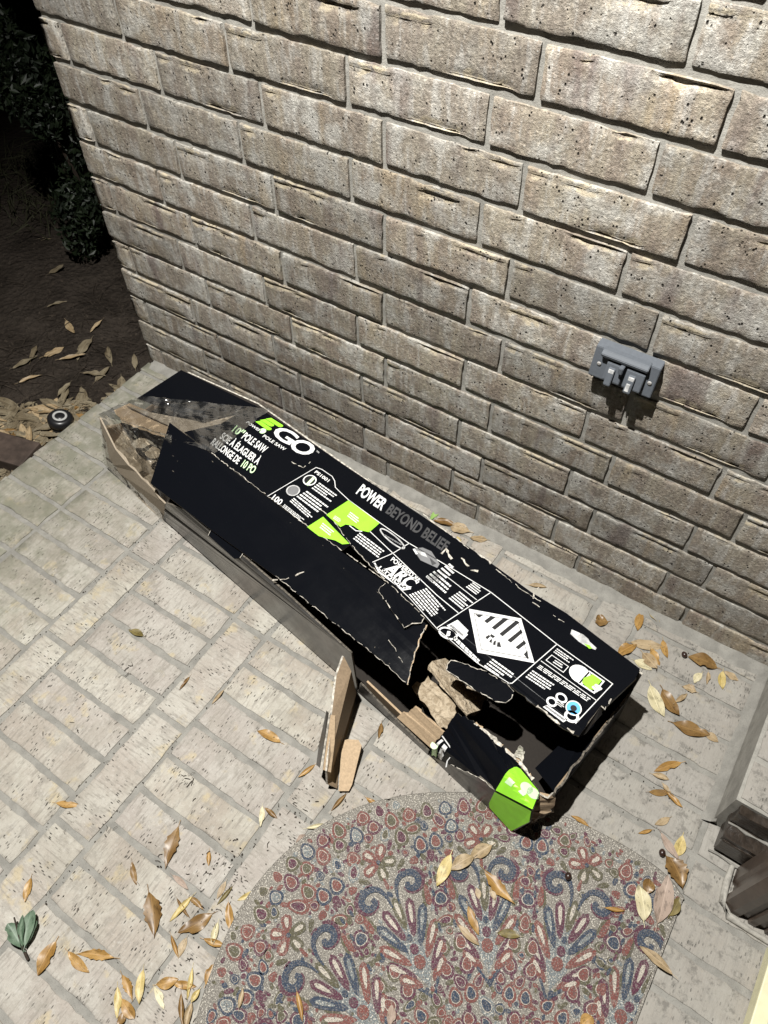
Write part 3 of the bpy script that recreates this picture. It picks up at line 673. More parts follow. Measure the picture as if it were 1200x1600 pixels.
# moulded pulp insert and the dark cavity behind it
def pulp(name, pts, th, seed):
    p = rough([tuple(q) for q in pts], range(len(pts)), .035, .12, seed)
    o = board(name, p, [M['pulp']] * 3, th=th); return o
pi = empty('pulp_insert', (0, 0, 0), 0, None); pi.parent = box
pulp('insert_slab', [(-3.788,0.735,0.95), (-3.788,0.918,0.98), (-3.659,0.957,1.0), (-3.653,1.179,1.05), (-2.693,1.077,1.05), (-2.583,0.95,1.0), (-2.542,0.721,0.95), (-2.531,0.534,0.85), (-2.649,0.466,0.85), (-2.876,0.522,0.9)], .7, 3).parent = pi
pulp('insert_ridge', [(-3.7,1.197,1.3), (-3.72,1.372,1.45), (-2.252,0.957,1.45), (-2.277,0.908,1.35), (-2.645,0.994,1.3)], .5, 4).parent = pi
pulp('insert_wall', [(-2.906,1.879,0.9), (-2.371,1.748,0.9), (-2.376,1.265,0.6), (-2.703,1.34,0.7)], .4, 5).parent = pi
for k, q in enumerate(([(-15.03,0.795,1.3), (-14.907,0.994,1.4), (-14.611,1.096,1.45), (-14.44,1.071,1.4), (-14.576,0.862,1.3), (-14.792,0.725,1.25)], [(-14.352,0.762,1.35), (-14.301,1.031,1.45), (-14.055,1.112,1.4), (-13.934,0.968,1.3), (-14.16,0.752,1.25)])):
    pulp('insert_lump', q, .3, 20 + k).parent = pi
pulp('insert_slab', [(-16.734,1.077,0.5), (-16.37,1.377,0.7), (-15.224,1.92,0.8), (-14.31,1.031,0.5), (-14.032,0.481,0.3), (-15.036,0.424,0.3)], .3, 9).parent = pi
board('inner_flap', rough([(-15.914,0.952,1.9), (-15.772,1.419,1.95), (-14.229,1.724,2.1), (-12.753,1.872,2.1), (-12.887,1.539,2.0), (-15.372,0.831,1.85)], (4, 5), .03, .15, 17), [M['kraft'], M['kraft'], M['edge']])
board('inner_flap', [(-15.631,1.261,2.05), (-14.728,1.595,2.12), (-13.217,2.318,2.22), (-12.505,3.552,2.26), (-12.654,2.504,2.26), (-12.904,1.606,2.2), (-14.0,1.564,2.14)], [M['kraftgrey'], M['kraft'], M['kraftgrey']])
pulp('insert_slab', [(-16.611,0.775,0.9), (-16.222,0.979,1.1), (-15.354,0.879,1.0), (-14.424,0.516,0.7), (-14.49,0.104,0.5), (-15.47,0.196,0.6)], .4, 31).parent = pi
# clear film wrapped round the torn end
def film(name, q, nu, nv, amp, seed):
    a, b, c, d = [Vector(t) for t in q]; V, F = [], []
    for j in range(nv + 1):
        for i in range(nu + 1):
            s, t = i / nu, j / nv; p = (a * (1 - s) + b * s) * (1 - t) + (d * (1 - s) + c * s) * t
            k = mnoise.noise((p.x * 1.3 + seed, p.y * 2.2, p.z * 2)) + .4 * mnoise.noise((p.x * 4 + seed, p.y * 5, p.z * 5))
            r1 = 1 - abs(mnoise.noise((p.x * 1.6 + p.y * 2.4 + seed, p.y * 1.0 - p.x * .3, p.z * 2.4 + seed))) * 2.2
            r2 = 1 - abs(mnoise.noise((p.x * 4.2 - p.y * 2 + seed, p.y * 2.6, p.z * 5))) * 2.2
            k = .5 * k + .55 * max(0, r1) ** 2 + .28 * max(0, r2) ** 2
            p = p + Vector((.15 * amp * k, -.35 * amp * k, amp * abs(k))); V.append(tuple(p))
    for j in range(nv):
        for i in range(nu): e = j * (nu + 1) + i; F.append((e, e + 1, e + nu + 2, e + nu + 1))
    return obj(name, V, F, M['film'], box, smooth=True)
film('clear_film', [(-15.906,0.495,2.08), (-15.387,1.712,2.28), (-12.006,3.834,2.44), (-11.877,1.66,2.44)], 90, 44, .10, 1)
film('clear_film', [(-15.906,0.495,2.08), (-13.22,1.248,2.46), (-12.6, -.08, .25), (-15.984,0.06,0.081)], 64, 60, .13, 5)

# ---- print on the lid and on the torn corner
PZ = .012
def poly2(name, P2, m, parent=top, layer=0, z=2.4):
    zz = z + PZ + .005 * layer; tr = tessellate_polygon([[Vector((a, b, 0)) for a, b in P2]])
    F = []
    for t in tr:
        A, B, D = (Vector((*P2[i], 0)) for i in t); F.append(t if (B - A).cross(D - A).z > 0 else t[::-1])
    return obj(name, [(a, b, zz) for a, b in P2], [tuple(t) for t in F], M[m], parent)
def text(body, p0, p1, pt, m, parent=top, bold=.0, z=2.4, layer=1, shear_extra=0.0, name='printed_text'):
    cu = bpy.data.curves.new('lettering', 'FONT'); cu.body = body; cu.size = 1; cu.offset = bold; cu.resolution_u = 3; cu.fill_mode = 'FRONT'
    tmp = bpy.data.objects.new('lettering', cu); COL.objects.link(tmp)
    dg = bpy.context.evaluated_depsgraph_get(); me = bpy.data.meshes.new_from_object(tmp.evaluated_get(dg))
    bpy.data.objects.remove(tmp)
    xs = [q.co.x for q in me.vertices]; x0, x1 = min(xs), max(xs); H = .69
    d = Vector(p1) - Vector(p0); W = d.length; d.normalize(); nrm = Vector((-d.y, d.x))
    hv = Vector(pt) - Vector(p0); h = hv.dot(nrm); sh = hv.dot(d) / h + shear_extra
    if h < 0: nrm = -nrm; h = -h
    Wn = max(.05, W - max(0, hv.dot(d)) * 0)
    for q in me.vertices:
        a = (q.co.x - x0) / (x1 - x0) * Wn; b = q.co.y / H * h
        r = Vector(p0) + d * (a + sh * b) + nrm * b
        q.co = (r.x * S, r.y * S, (z + PZ + .005 * layer) * S)
    me.materials.clear(); me.materials.append(M[m])
    for pl in me.polygons: pl.material_index = 0
    return link(name, me, parent)
def greek(tl, tr, bl, n, m='white', parent=top, fill=.62, seed=0, ragged=.35, z=2.4, thick=.5, name='printed_block'):
    if n > 3: n = max(3, round(n * .72))
    r = random.Random(seed * 7 + n); tl, tr, bl = Vector(tl), Vector(tr), Vector(bl); V, F = [], []
    X = tr - tl; Y = bl - tl
    for i in range(n):
        t0 = (i + .5 - thick / 2) / n; t1 = (i + .5 + thick / 2) / n; s = 0.0; end = 1 - (r.random() ** 2) * ragged
        while s < end - .03:
            e = min(end, s + r.uniform(.05, .16))
            q = [tl + X * s + Y * t0, tl + X * e + Y * t0, tl + X * e + Y * t1, tl + X * s + Y * t1]; k = len(V)
            V += [(a.x, a.y, z + PZ + .005) for a in q]; F.append((k + 3, k + 2, k + 1, k)); s = e + .022
    return obj(name, V, F, M[m], parent)
def line(pts, wd, m='white', parent=top, z=2.4, name='printed_line', closed=False, layer=1):
    P_ = [Vector(q) for q in pts]; V, F = [], []; n = len(P_)
    for i, q in enumerate(P_):
        a = P_[(i - 1) % n] if (closed or i) else q; b = P_[(i + 1) % n] if (closed or i < n - 1) else q
        d1 = (q - a).normalized() if (q - a).length > 1e-6 else (b - q).normalized(); d2 = (b - q).normalized() if (b - q).length > 1e-6 else d1
        t = (d1 + d2).normalized(); s = Vector((-t.y, t.x)); k = wd / max(.5, s.dot(Vector((-d1.y, d1.x))))
        V += [(q.x + s.x * k, q.y + s.y * k, z + PZ + .005 * layer), (q.x - s.x * k, q.y - s.y * k, z + PZ + .005 * layer)]
    for i in range(n if closed else n - 1): j = (i + 1) % n; F.append((2 * i, 2 * i + 1, 2 * j + 1, 2 * j))
    return obj(name, V, F, M[m], parent)
def ellipse2(c, r1, r2, ang=0, n=20):
    return [(c[0] + r1 * math.cos(t) * math.cos(ang) - r2 * math.sin(t) * math.sin(ang), c[1] + r1 * math.cos(t) * math.sin(ang) + r2 * math.sin(t) * math.cos(ang)) for t in [2 * math.pi * i / n for i in range(n)]]
# big logo: three slanted lime bars, then GO
for a, b in (((-11.875,3.552), (-11.308,3.592)), ((-11.958,3.407), (-11.513,3.437)), ((-12.004,3.278), (-11.454,3.288))):
    A, B = Vector(a), Vector(b); d = (B - A).normalized(); n_ = Vector((-d.y, d.x)) * .062; 
    poly2('printed_logo', [tuple(A + n_ + d * .10), tuple(A - n_), tuple(B - n_ - d * .06), tuple(B - n_ * .5), tuple(B + n_ * .4 + d * .03), tuple(B + n_)], 'green', layer=1)
text('G', (-11.342,3.188), (-10.618,3.242), (-11.345,3.626), 'white', bold=.022, name='printed_logo')
text('O', (-10.612,3.165), (-9.925,3.282), (-10.638,3.635), 'white', bold=.022, name='printed_logo')
text('TM', (-9.899,3.595), (-9.796,3.593), (-9.92,3.64), 'white', bold=.01)
text('POWER', (-12.171,3.004), (-11.591,3.026), (-12.189,3.09), 'white', bold=.018, shear_extra=.2)
poly2('printed_logo', ellipse2((-11.569,3.114), .10, .10), 'palegreen', layer=1)
text('POLE SAW', (-11.408,2.961), (-10.564,3.015), (-11.442,3.062), 'white', bold=.018, shear_extra=.2)
text('10\u2033', (-12.213,2.521), (-11.837,2.532), (-12.281,2.765), 'palegreen', bold=.022)
text('POLE SAW', (-11.805,2.528), (-10.908,2.569), (-11.87,2.77), 'white', bold=.022)
text('SCIE \u00c0 \u00c9LAGUER \u00c0', (-12.254,2.115), (-10.718,2.173), (-12.334,2.343), 'white', bold=.022)
text('RALLONGE DE', (-12.266,1.807), (-11.133,1.822), (-12.346,2.031), 'white', bold=.022)
text('10 PO', (-11.015,1.836), (-10.564,1.88), (-11.104,2.07), 'palegreen', bold=.022)
text('POWER', (-8.065,3.281), (-7.177,3.318), (-8.142,3.626), 'white', bold=.03)
text('BEYOND BELIEF', (-7.061,3.339), (-5.147,3.42), (-7.126,3.651), 'darkgrey', bold=.03)
text('PS1001', (-9.383,3.03), (-8.876,3.04), (-9.411,3.128), 'white', bold=.022, shear_extra=.2)
text('100', (-9.552,1.644), (-9.233,1.649), (-9.591,1.814), 'white', bold=.022)
LW = .0095
line([(-9.691,1.634), (-9.5,3.046), (-9.477,3.191), (-9.313,3.249), (-8.932,3.262), (-8.77,3.198), (-8.6,3.054), (-8.432,3.03), (-8.034,2.987), (-6.944,2.999), (-6.003,3.024), (-4.565,3.188), (-3.58,3.284), (-1.64,3.214), (-0.193,3.242), (-0.273,1.941)], LW)
line([(-6.954,2.632), (-6.049,2.533), (-4.481,2.354), (-3.792,2.328)], LW); line([(-5.955,3.042), (-6.049,2.533), (-6.237,1.997)], LW); line([(-3.58,3.284), (-3.9,1.677)], LW)
line([(-4.884,2.918), (-3.693,2.892)], LW * .8); line([(-1.64,3.214), (-1.805,1.766), (-1.877,1.7)], LW); line([(-1.662,2.632), (-0.216,2.677)], LW * .8)
line([(-6.164,1.988), (-4.889,1.856), (-3.9,1.677), (-2.676,1.627), (-1.827,1.726)], LW * .8)
for c_, ring_, core in (((-9.275,2.763), 'white', 'ink'), ((-9.341,2.222), 'clear', 'grey')):
    poly2('printed_badge', ellipse2(c_, .185, .185), ring_, layer=1); poly2('printed_badge', ellipse2(c_, .15, .15), core, layer=2)
poly2('printed_badge', [(-9.253,2.602), (-9.294,2.898), (-9.207,2.886), (-9.167,2.591)], 'palegreen', layer=3)
poly2('printed_block', [(-8.034,2.987), (-6.93,2.984), (-6.926,2.603), (-7.146,2.482), (-7.364,2.473), (-7.536,2.369), (-7.574,2.223), (-8.116,2.253)], 'green', layer=1)
poly2('printed_block', [(-8.195,1.65), (-8.132,2.154), (-7.664,2.085), (-7.043,2.01), (-7.158,1.877), (-7.371,1.841), (-7.616,1.722), (-7.777,1.654)], 'green', layer=1)
line([(-7.435,2.406), (-7.203,2.401), (-7.07,2.497)], .012, layer=2)
greek((-9.026,2.901), (-8.297,2.919), (-9.041,2.588), 5, seed=1); greek((-9.056,2.485), (-8.25,2.499), (-9.132,2.12), 6, seed=2); greek((-9.141,2.083), (-8.318,2.037), (-9.144,1.904), 3, seed=3)
greek((-9.167,1.768), (-8.421,1.774), (-9.137,1.651), 3, seed=4); greek((-7.73,2.751), (-7.363,2.751), (-7.685,2.566), 4, 'white', seed=5, z=2.41); greek((-7.999,2.025), (-7.581,2.025), (-7.939,1.832), 4, 'white', seed=6, z=2.41)
greek((-7.932,2.394), (-7.67,2.411), (-7.906,2.277), 3, 'white', seed=16, z=2.41)
greek((-7.092,2.45), (-6.216,2.457), (-7.081,2.162), 5, seed=7, ragged=.1); greek((-4.777,2.347), (-3.989,2.193), (-4.971,1.901), 10, seed=8, fill=.5)
greek((-4.823,3.279), (-4.52,3.255), (-5.001,2.534), 10, seed=9, ragged=.6); greek((-5.013,2.547), (-4.28,2.491), (-4.952,2.855), 4, seed=19); greek((-4.062,3.229), (-3.747,3.226), (-4.116,2.982), 5, seed=10); greek((-4.138,2.817), (-3.693,2.797), (-4.213,2.458), 7, seed=11)
greek((-2.473,1.965), (-1.872,1.994), (-2.514,1.65), 6, seed=12); greek((-1.574,3.144), (-1.088,3.163), (-1.583,2.984), 4, seed=13); greek((-1.617,2.546), (-0.302,2.636), (-1.633,2.425), 3, seed=14, ragged=.1)
greek((-1.658,2.339), (-1.093,2.387), (-1.682,2.066), 6, seed=15); greek((-3.461,1.814), (-2.623,1.719), (-3.451,1.712), 2, seed=17, thick=.75, ragged=.05)
line([(-1.567,2.912), (-1.133,2.931), (-1.136,2.739), (-1.587,2.722)], .008, closed=True); greek((-1.44,2.88), (-1.164,2.902), (-1.447,2.767), 2, seed=18)
text('POWERED BY', (-5.953,2.337), (-5.006,2.306), (-5.984,2.463), 'white', bold=.022, shear_extra=.1)
text('ARC', (-5.912,2.017), (-5.078,2.02), (-5.93,2.358), 'white', bold=.035, shear_extra=.25)
text('LITHIUM', (-6.016,1.946), (-5.167,1.937), (-6.034,2.057), 'white', bold=.02, shear_extra=.2)
line([(-6.189,2.016), (-5.93,1.9), (-5.155,1.923), (-5.045,2.074)], .02)
# bar code sticker, recycling badge, warning diamond
st_ = poly2('barcode_sticker', [(-3.771,1.888), (-3.684,2.174), (-3.32,2.125), (-3.31,2.044), (-3.268,2.038), (-3.27,1.858)], 'white', layer=1)
greek((-3.717,2.006), (-3.311,1.998), (-3.717,1.892), 1, 'grey', seed=21, z=2.412, thick=.5)
line(ellipse2((-3.621,1.756), .21, .13, .3), .02, closed=True); text('B', (-3.611,1.676), (-3.546,1.735), (-3.664,1.784), 'white', bold=.05)
DA, DB, DC, DD = Vector((-3.679,2.578)), Vector((-2.63,3.196)), Vector((-1.733,2.49)), Vector((-2.824,1.833))
hz = poly2('warning_diamond', [tuple(DA), tuple(DB), tuple(DC), tuple(DD)], 'white', layer=1)
cen = (DA + DB + DC + DD) / 4; inn = [cen + (q - cen) * .83 for q in (DA, DB, DC, DD)]
line([tuple(q) for q in inn], .006, 'ink', closed=True, layer=2)
for q in ([(-3.487,2.565), (-3.324,2.669), (-3.357,2.546)], [(-3.182,2.777), (-3.08,2.826), (-3.125,2.561), (-3.218,2.56)], [(-2.939,2.933), (-2.831,2.998), (-2.89,2.546), (-2.984,2.548)], [(-2.687,3.075), (-2.591,3.095), (-2.66,2.534), (-2.754,2.537)], [(-2.459,2.967), (-2.383,2.925), (-2.423,2.533), (-2.52,2.531)], [(-2.239,2.792), (-2.158,2.756), (-2.194,2.515), (-2.28,2.511)], [(-2.032,2.633), (-1.874,2.456), (-2.038,2.497)]):
    poly2('warning_stripe', q, 'ink', layer=2)
for q in ([(-2.893,2.408), (-2.783,2.421), (-2.79,2.347), (-2.873,2.348)], [(-2.938,2.254), (-2.91,2.359), (-2.863,2.346), (-2.866,2.233)], [(-2.812,2.282), (-2.79,2.325), (-2.731,2.225), (-2.803,2.224)], [(-2.729,2.293), (-2.707,2.358), (-2.637,2.246), (-2.69,2.219)], [(-2.655,2.339), (-2.613,2.379), (-2.513,2.296), (-2.596,2.24)]):
    poly2('warning_symbol', q, 'ink', layer=2)
# small pictures
poly2('printed_picture', ellipse2((-0.842,2.95), .25, .21), 'white', layer=1)
poly2('printed_picture', [(-0.729,2.93), (-0.636,3.141), (-0.408,3.145), (-0.414,2.854), (-0.485,2.788), (-0.7,2.813)], 'green', layer=2)
line([(-0.722,3.144), (-0.369,3.161), (-0.372,2.791), (-0.732,2.762)], .018, closed=True)
for q in ([(-0.472,2.942), (-0.458,2.996), (-0.304,2.936), (-0.328,2.873)], [(-0.434,2.947), (-0.42,3.001), (-0.276,2.942), (-0.3,2.879)][:0] or [(-0.444,2.999), (-0.382,3.005), (-0.29,2.989), (-0.3,2.929)], [(-0.488,2.867), (-0.474,2.92), (-0.328,2.873), (-0.342,2.819)]):
    poly2('printed_picture', q, 'white', layer=3)
poly2('printed_picture', ellipse2((-0.497,2.198), .16, .16), 'blue', layer=1); poly2('printed_picture', ellipse2((-0.497,2.198), .07, .07), 'ink', layer=2)
line(ellipse2((-0.497,2.198), .16, .16), .012, 'white', closed=True, layer=2)
for c_ in ((877, 1091), (862, 1097), (893, 1120)):
    pass
line(ellipse2((-0.821,2.214), .11, .09), .022, closed=True); line(ellipse2((-0.921,2.002), .10, .09), .022, closed=True); line(ellipse2((-0.421,2.016), .13, .11, .4), .03, closed=True)
greek((-0.827,2.129), (-0.65,2.135), (-0.835,2.022), 3, seed=24)
poly2('barcode_sticker', [(-0.949,1.877), (-0.44,1.902), (-0.476,1.79), (-0.994,1.776)], 'white', layer=1); greek((-0.946,1.86), (-0.469,1.874), (-0.974,1.795), 1, 'grey', seed=26, z=2.412, thick=.7)
poly2('printed_picture', [(-1.612,3.753), (-1.508,3.781), (-1.344,3.821), (-1.195,3.804), (-1.137,3.769), (-0.931,3.741), (-0.925,3.68), (-1.137,3.615), (-1.317,3.602), (-1.567,3.637)], 'clear', layer=1)
poly2('printed_picture', [(-1.561,3.755), (-1.407,3.785), (-1.423,3.681), (-1.555,3.67)], 'white', layer=2)
poly2('printed_picture', [(-1.205,3.64), (-1.083,3.687), (-0.996,3.659), (-1.048,3.61)], 'green', layer=2)
line(ellipse2((-6.364,2.851), .42, .10, -.05), .018, 'clear', closed=True); greek((-6.589,2.833), (-6.046,2.905), (-6.583,2.757), 1, 'grey', seed=27)
poly2('printed_picture', [(-5.78,2.966), (-5.63,3.156), (-5.391,3.22), (-4.994,3.07), (-4.966,2.943), (-5.412,2.837)], 'grey', layer=1)
poly2('printed_picture', [(-5.683,2.976), (-5.482,3.083), (-5.335,3.011), (-5.501,2.962)], 'clear', layer=2); poly2('printed_picture', [(-5.301,3.043), (-5.063,3.031), (-5.107,2.915)], 'darkgrey', layer=2)
poly2('printed_picture', [(-5.767,2.951), (-5.745,2.998), (-5.584,2.937), (-5.606,2.89)], 'white', layer=2)
# lime label folded round the torn corner, and the little badge at its other end
def off(p, d=.02): return (p[0], p[1] - d * .55, p[2] + d * .85)
lab = [(-0.789,0.09,1.163), (-0.792,0.496,1.42), (-0.754,0.639,1.47), (-0.722,0.688,1.47), (-0.637,0.711,1.47), (-0.098,0.589,1.5), (-0.035,0.5,1.42), (0.064,0.1,1.759)]
from mathutils.bvhtree import BVHTree
def drape(o_, pts, d, name, m, parent, sub=True):
    me = o_.data; bv = BVHTree.FromPolygons([tuple(q.co / S) for q in me.vertices], [tuple(p.vertices) for p in me.polygons])
    P3 = [Vector((q[0], q[1], 0)) for q in pts]; bm = bmesh.new(); vs_ = [bm.verts.new(q) for q in P3]
    fc = bm.faces.new(vs_); bmesh.ops.triangulate(bm, faces=[fc])
    if sub: bmesh.ops.subdivide_edges(bm, edges=list(bm.edges), cuts=7, use_grid_fill=True); bmesh.ops.triangulate(bm, faces=list(bm.faces))
    for q in bm.verts:
        h = bv.ray_cast(Vector((q.co.x, q.co.y, 8)), Vector((0, 0, -1)))
        if h[0] is None: h = bv.find_nearest(Vector((q.co.x, q.co.y, 1.2)))
        q.co = (q.co.x, q.co.y, h[0].z + d)
    for q in bm.verts: q.co = q.co * S
    me2 = bpy.data.meshes.new(name); bm.to_mesh(me2); bm.free(); me2.materials.append(m); me2.update()
    if sum(p.normal.z for p in me2.polygons) < 0: me2.flip_normals()
    return link(name, me2, parent)
nU = newell(uppts); nU = nU if nU.z > 0 else -nU
drape(up_c, lab, .05, 'lime_label', M['green'], up_c)
low = [(-0.789,0.09,1.163), (0.064,0.1,1.759), (0.135,0.05,1.294), (-0.111,0.0,0.128), (-0.161,0.0,0.104), (-0.762,0.03,0.238), (-0.812,0.04,0.426)]
obj('lime_label', [tuple(Vector(q) + Vector((0, -.028, .012))) for q in low][::-1], [tuple(range(len(low)))], M['green'], lo_c)
for q in ([(-0.711,0.233,1.3), (-0.677,0.336,1.35), (-0.526,0.323,1.32), (-0.542,0.219,1.27)], [(-0.372,0.21,1.32), (-0.341,0.295,1.36), (-0.21,0.284,1.33), (-0.234,0.192,1.28)]):
    drape(up_c, q, .066, 'printed_block', M['palegreen'], up_c)
for c_ in ((-0.288,0.418,1.4), (-0.127,0.431,1.38)):
    e = ellipse2(c_[:2], .14, .14); drape(up_c, e, .066, 'printed_badge', M['palegreen'], up_c)
bd = [(-2.46,0.302,0.98), (-2.124,0.254,0.85), (-2.049,0.217,0.78), (-2.071,0.054,0.62), (-2.019,-0.042,0.5)]
V = []
for q in bd: V += [tuple(Vector(q) + nU * .035), tuple(Vector(q) + nU * .035 + Vector((.02, .02, .01)))]
obj('printed_line', V, [(2*i, 2*i+1, 2*i+3, 2*i+2) for i in range(len(bd) - 1)], M['white'], up_c)
for k, q in enumerate(([(-2.508,0.173,0.75), (-2.457,0.286,0.86), (-2.395,0.281,0.86), (-2.442,0.167,0.72)], [(-2.353,0.168,0.8), (-2.34,0.241,0.84), (-2.222,0.219,0.78), (-2.228,0.141,0.72)], [(-2.377,0.094,0.66), (-2.36,0.161,0.72), (-2.222,0.116,0.66), (-2.242,0.056,0.58)])):
    drape(up_c, q, .022, 'printed_block', M['white'], up_c)
e = ellipse2((-2.457,0.018,0.5)[:2], .09, .08); drape(up_c, e, .024, 'printed_badge', M['palegreen'], up_c)

# ------------------------------------------------------------------ half-round door mat
dm = empty('door_mat'); tag(dm, 'half round door mat with woven paisley pattern in red, blue and beige', 'door mat')
CX, CY = 20.4, -12.1
out = [(21.68, -6.35), (21.2, -6.08), (20.05, -6.05), (18.87, -6.2), (17.9, -6.45), (16.93, -6.86), (15.9, -7.55), (15.06, -8.35), (14.45, -9.3), (14.08, -10.35), (13.98, -11.5), (14.2, -12.6), (14.6, -13.7), (15.3, -14.9), (16.3, -16.0), (17.8, -16.9), (19.6, -17.5), (21.68, -17.6)]
def smooth_poly(p, it=3):
    for _ in range(it):
        q = [p[0]]
        for a, b in zip(p[:-1], p[1:]): q += [(a[0]*.75+b[0]*.25, a[1]*.75+b[1]*.25), (a[0]*.25+b[0]*.75, a[1]*.25+b[1]*.75)]
        p = q + [p[-1]]
    return p
outl = smooth_poly(out)
MT = .085
k = len(outl); V = [(x, y, MT) for x, y in outl] + [(x + (x - CX) * .006, y + (y - CY) * .006, .012) for x, y in outl]
F = [tuple(t) for t in tessellate_polygon([[Vector((x, y, 0)) for x, y in outl]])]
F = [t if (Vector(V[t[1]]) - Vector(V[t[0]])).cross(Vector(V[t[2]]) - Vector(V[t[0]])).z > 0 else t[::-1] for t in F]
F += [(i, (i + 1) % k, k + (i + 1) % k, k + i) for i in range(k)]
W_ = {'bg': mat_weave('weave_beige', (.212, .197, .172), f1=1), 'blue': mat_weave('weave_blue', (.034, .050, .080)), 'purple': mat_weave('weave_plum', (.088, .030, .050)),
      'red': mat_weave('weave_red', (.165, .060, .052)), 'green': mat_weave('weave_olive', (.088, .082, .050)), 'slate': mat_weave('weave_slate', (.165, .185, .190), f1=1), 'lite': mat_weave('weave_pale', (.44, .40, .34))}
obj('mat_body', V, F, W_['bg'], dm)
order = ['bg', 'blue', 'purple', 'red', 'green', 'slate', 'lite']
PV_, PF_, PM_ = [], [], []
occ = []
def inside(x, y, poly=outl):
    c = False; j = len(poly) - 1
    for i in range(len(poly)):
        xi, yi = poly[i]; xj, yj = poly[j]
        if (yi > y) != (yj > y) and x < (xj - xi) * (y - yi) / (yj - yi) + xi: c = not c
        j = i
    return c
def clipx(p, X=21.62):
    o_ = []
    for a, b in zip(p, p[1:] + p[:1]):
        if a[0] <= X: o_.append(a)
        if (a[0] <= X) != (b[0] <= X):
            t = (X - a[0]) / (b[0] - a[0]); o_.append((X, a[1] + (b[1] - a[1]) * t))
    return o_
def pp(p, col, layer):
    p = clipx([tuple(q) for q in p])
    if len(p) < 3: return
    c = (sum(q[0] for q in p) / len(p), sum(q[1] for q in p) / len(p))
    if not all(inside(c[0] + (q[0] - c[0]) * 1.08 - .001, c[1] + (q[1] - c[1]) * 1.08) for q in p): return
    n = len(PV_); z = MT + .004 + .011 * layer + .00055 * (len(PM_) % 19)
    a2 = sum(p[i][0] * p[(i + 1) % len(p)][1] - p[(i + 1) % len(p)][0] * p[i][1] for i in range(len(p)))
    if a2 < 0: p = p[::-1]
    PV_.extend((x, y, z) for x, y in p)
    for t in tessellate_polygon([[Vector((x, y, 0)) for x, y in p]]):
        A, B, D = (Vector((*p[i], 0)) for i in t)
        if (B - A).cross(D - A).z < 0: t = t[::-1]
        PF_.append(tuple(n + i for i in t)); PM_.append(order.index(col))
def polar(r, th): return (CX + r * math.cos(th), CY + r * math.sin(th))
def ell(c, a, b, ang, n=16): return ellipse2(c, a, b, ang, n)
def drop(c, L, Wd, ang, n=9):
    """petal from its root c along ang"""
    q = []
    for i in range(n + 1):
        s = i / n; w_ = Wd * .5 * max(.10, (s ** .36) * math.sqrt(max(0, 1 - s ** 6))); q.append((s, w_ if s < 1 else .0))
    pts = [(s, w_) for s, w_ in q] + [(s, -w_) for s, w_ in q[::-1]]
    ca, sa = math.cos(ang), math.sin(ang)
    return [(c[0] + s * L * ca - w_ * sa, c[1] + s * L * sa + w_ * ca) for s, w_ in pts]
def ring_oval(c, a, b, ang, c1, c2, core=None):
    ca_, sa_ = math.cos(ang), math.sin(ang)
    sh = lambda k_, kb: [(c[0] + a * k_ * (math.cos(t)) * ca_ - b * kb * math.sin(t) * (1 - .28 * math.cos(t)) * sa_, c[1] + a * k_ * math.cos(t) * sa_ + b * kb * math.sin(t) * (1 - .28 * math.cos(t)) * ca_) for t in [6.2832 * q / 16 for q in range(16)]]
    pp(sh(1, 1), c1, 0); pp(sh(.70, .66), 'lite', 1); pp(sh(.61, .56), c2, 2)
    if core: pp(ell(c, a * .26, b * .24, ang), core, 3)
    occ.append((c[0], c[1], max(a, b)))
def petal(c, L, Wd, ang, c1, c2):
    pp(drop(c, L, Wd, ang), c1, 1)
    ca, sa = math.cos(ang), math.sin(ang)
    pp(drop((c[0] + ca * L * .34, c[1] + sa * L * .34), L * .52, Wd * .40, ang), c2, 2)
    for t in (.3, .6, .85): occ.append((c[0] + ca * L * t, c[1] + sa * L * t, Wd * .5))
def stroke(path, w0, w1, col, layer):
    L_, R_ = [], []
    n = len(path)
    for i in range(n):
        a = Vector(path[max(0, i - 1)]); b = Vector(path[min(n - 1, i + 1)]); d = (b - a).normalized(); s = Vector((-d.y, d.x)) * (w0 + (w1 - w0) * i / (n - 1)) * .5
        L_.append(tuple(Vector(path[i]) + s)); R_.append(tuple(Vector(path[i]) - s))
    for i in range(n - 1): pp([L_[i], L_[i + 1], R_[i + 1], R_[i]], col, layer)
def catmull(P_, n=5):
    o_ = []; P_ = [P_[0]] + list(P_) + [P_[-1]]
    for i in range(1, len(P_) - 2):
        for k_ in range(n):
            t = k_ / n; o_.append(tuple(.5 * (2 * P_[i][a] + (P_[i+1][a] - P_[i-1][a]) * t + (2 * P_[i-1][a] - 5 * P_[i][a] + 4 * P_[i+1][a] - P_[i+2][a]) * t * t + (3 * P_[i][a] - P_[i-1][a] - 3 * P_[i+1][a] + P_[i+2][a]) * t ** 3) for a in (0, 1)))
    return o_ + [P_[-1]]
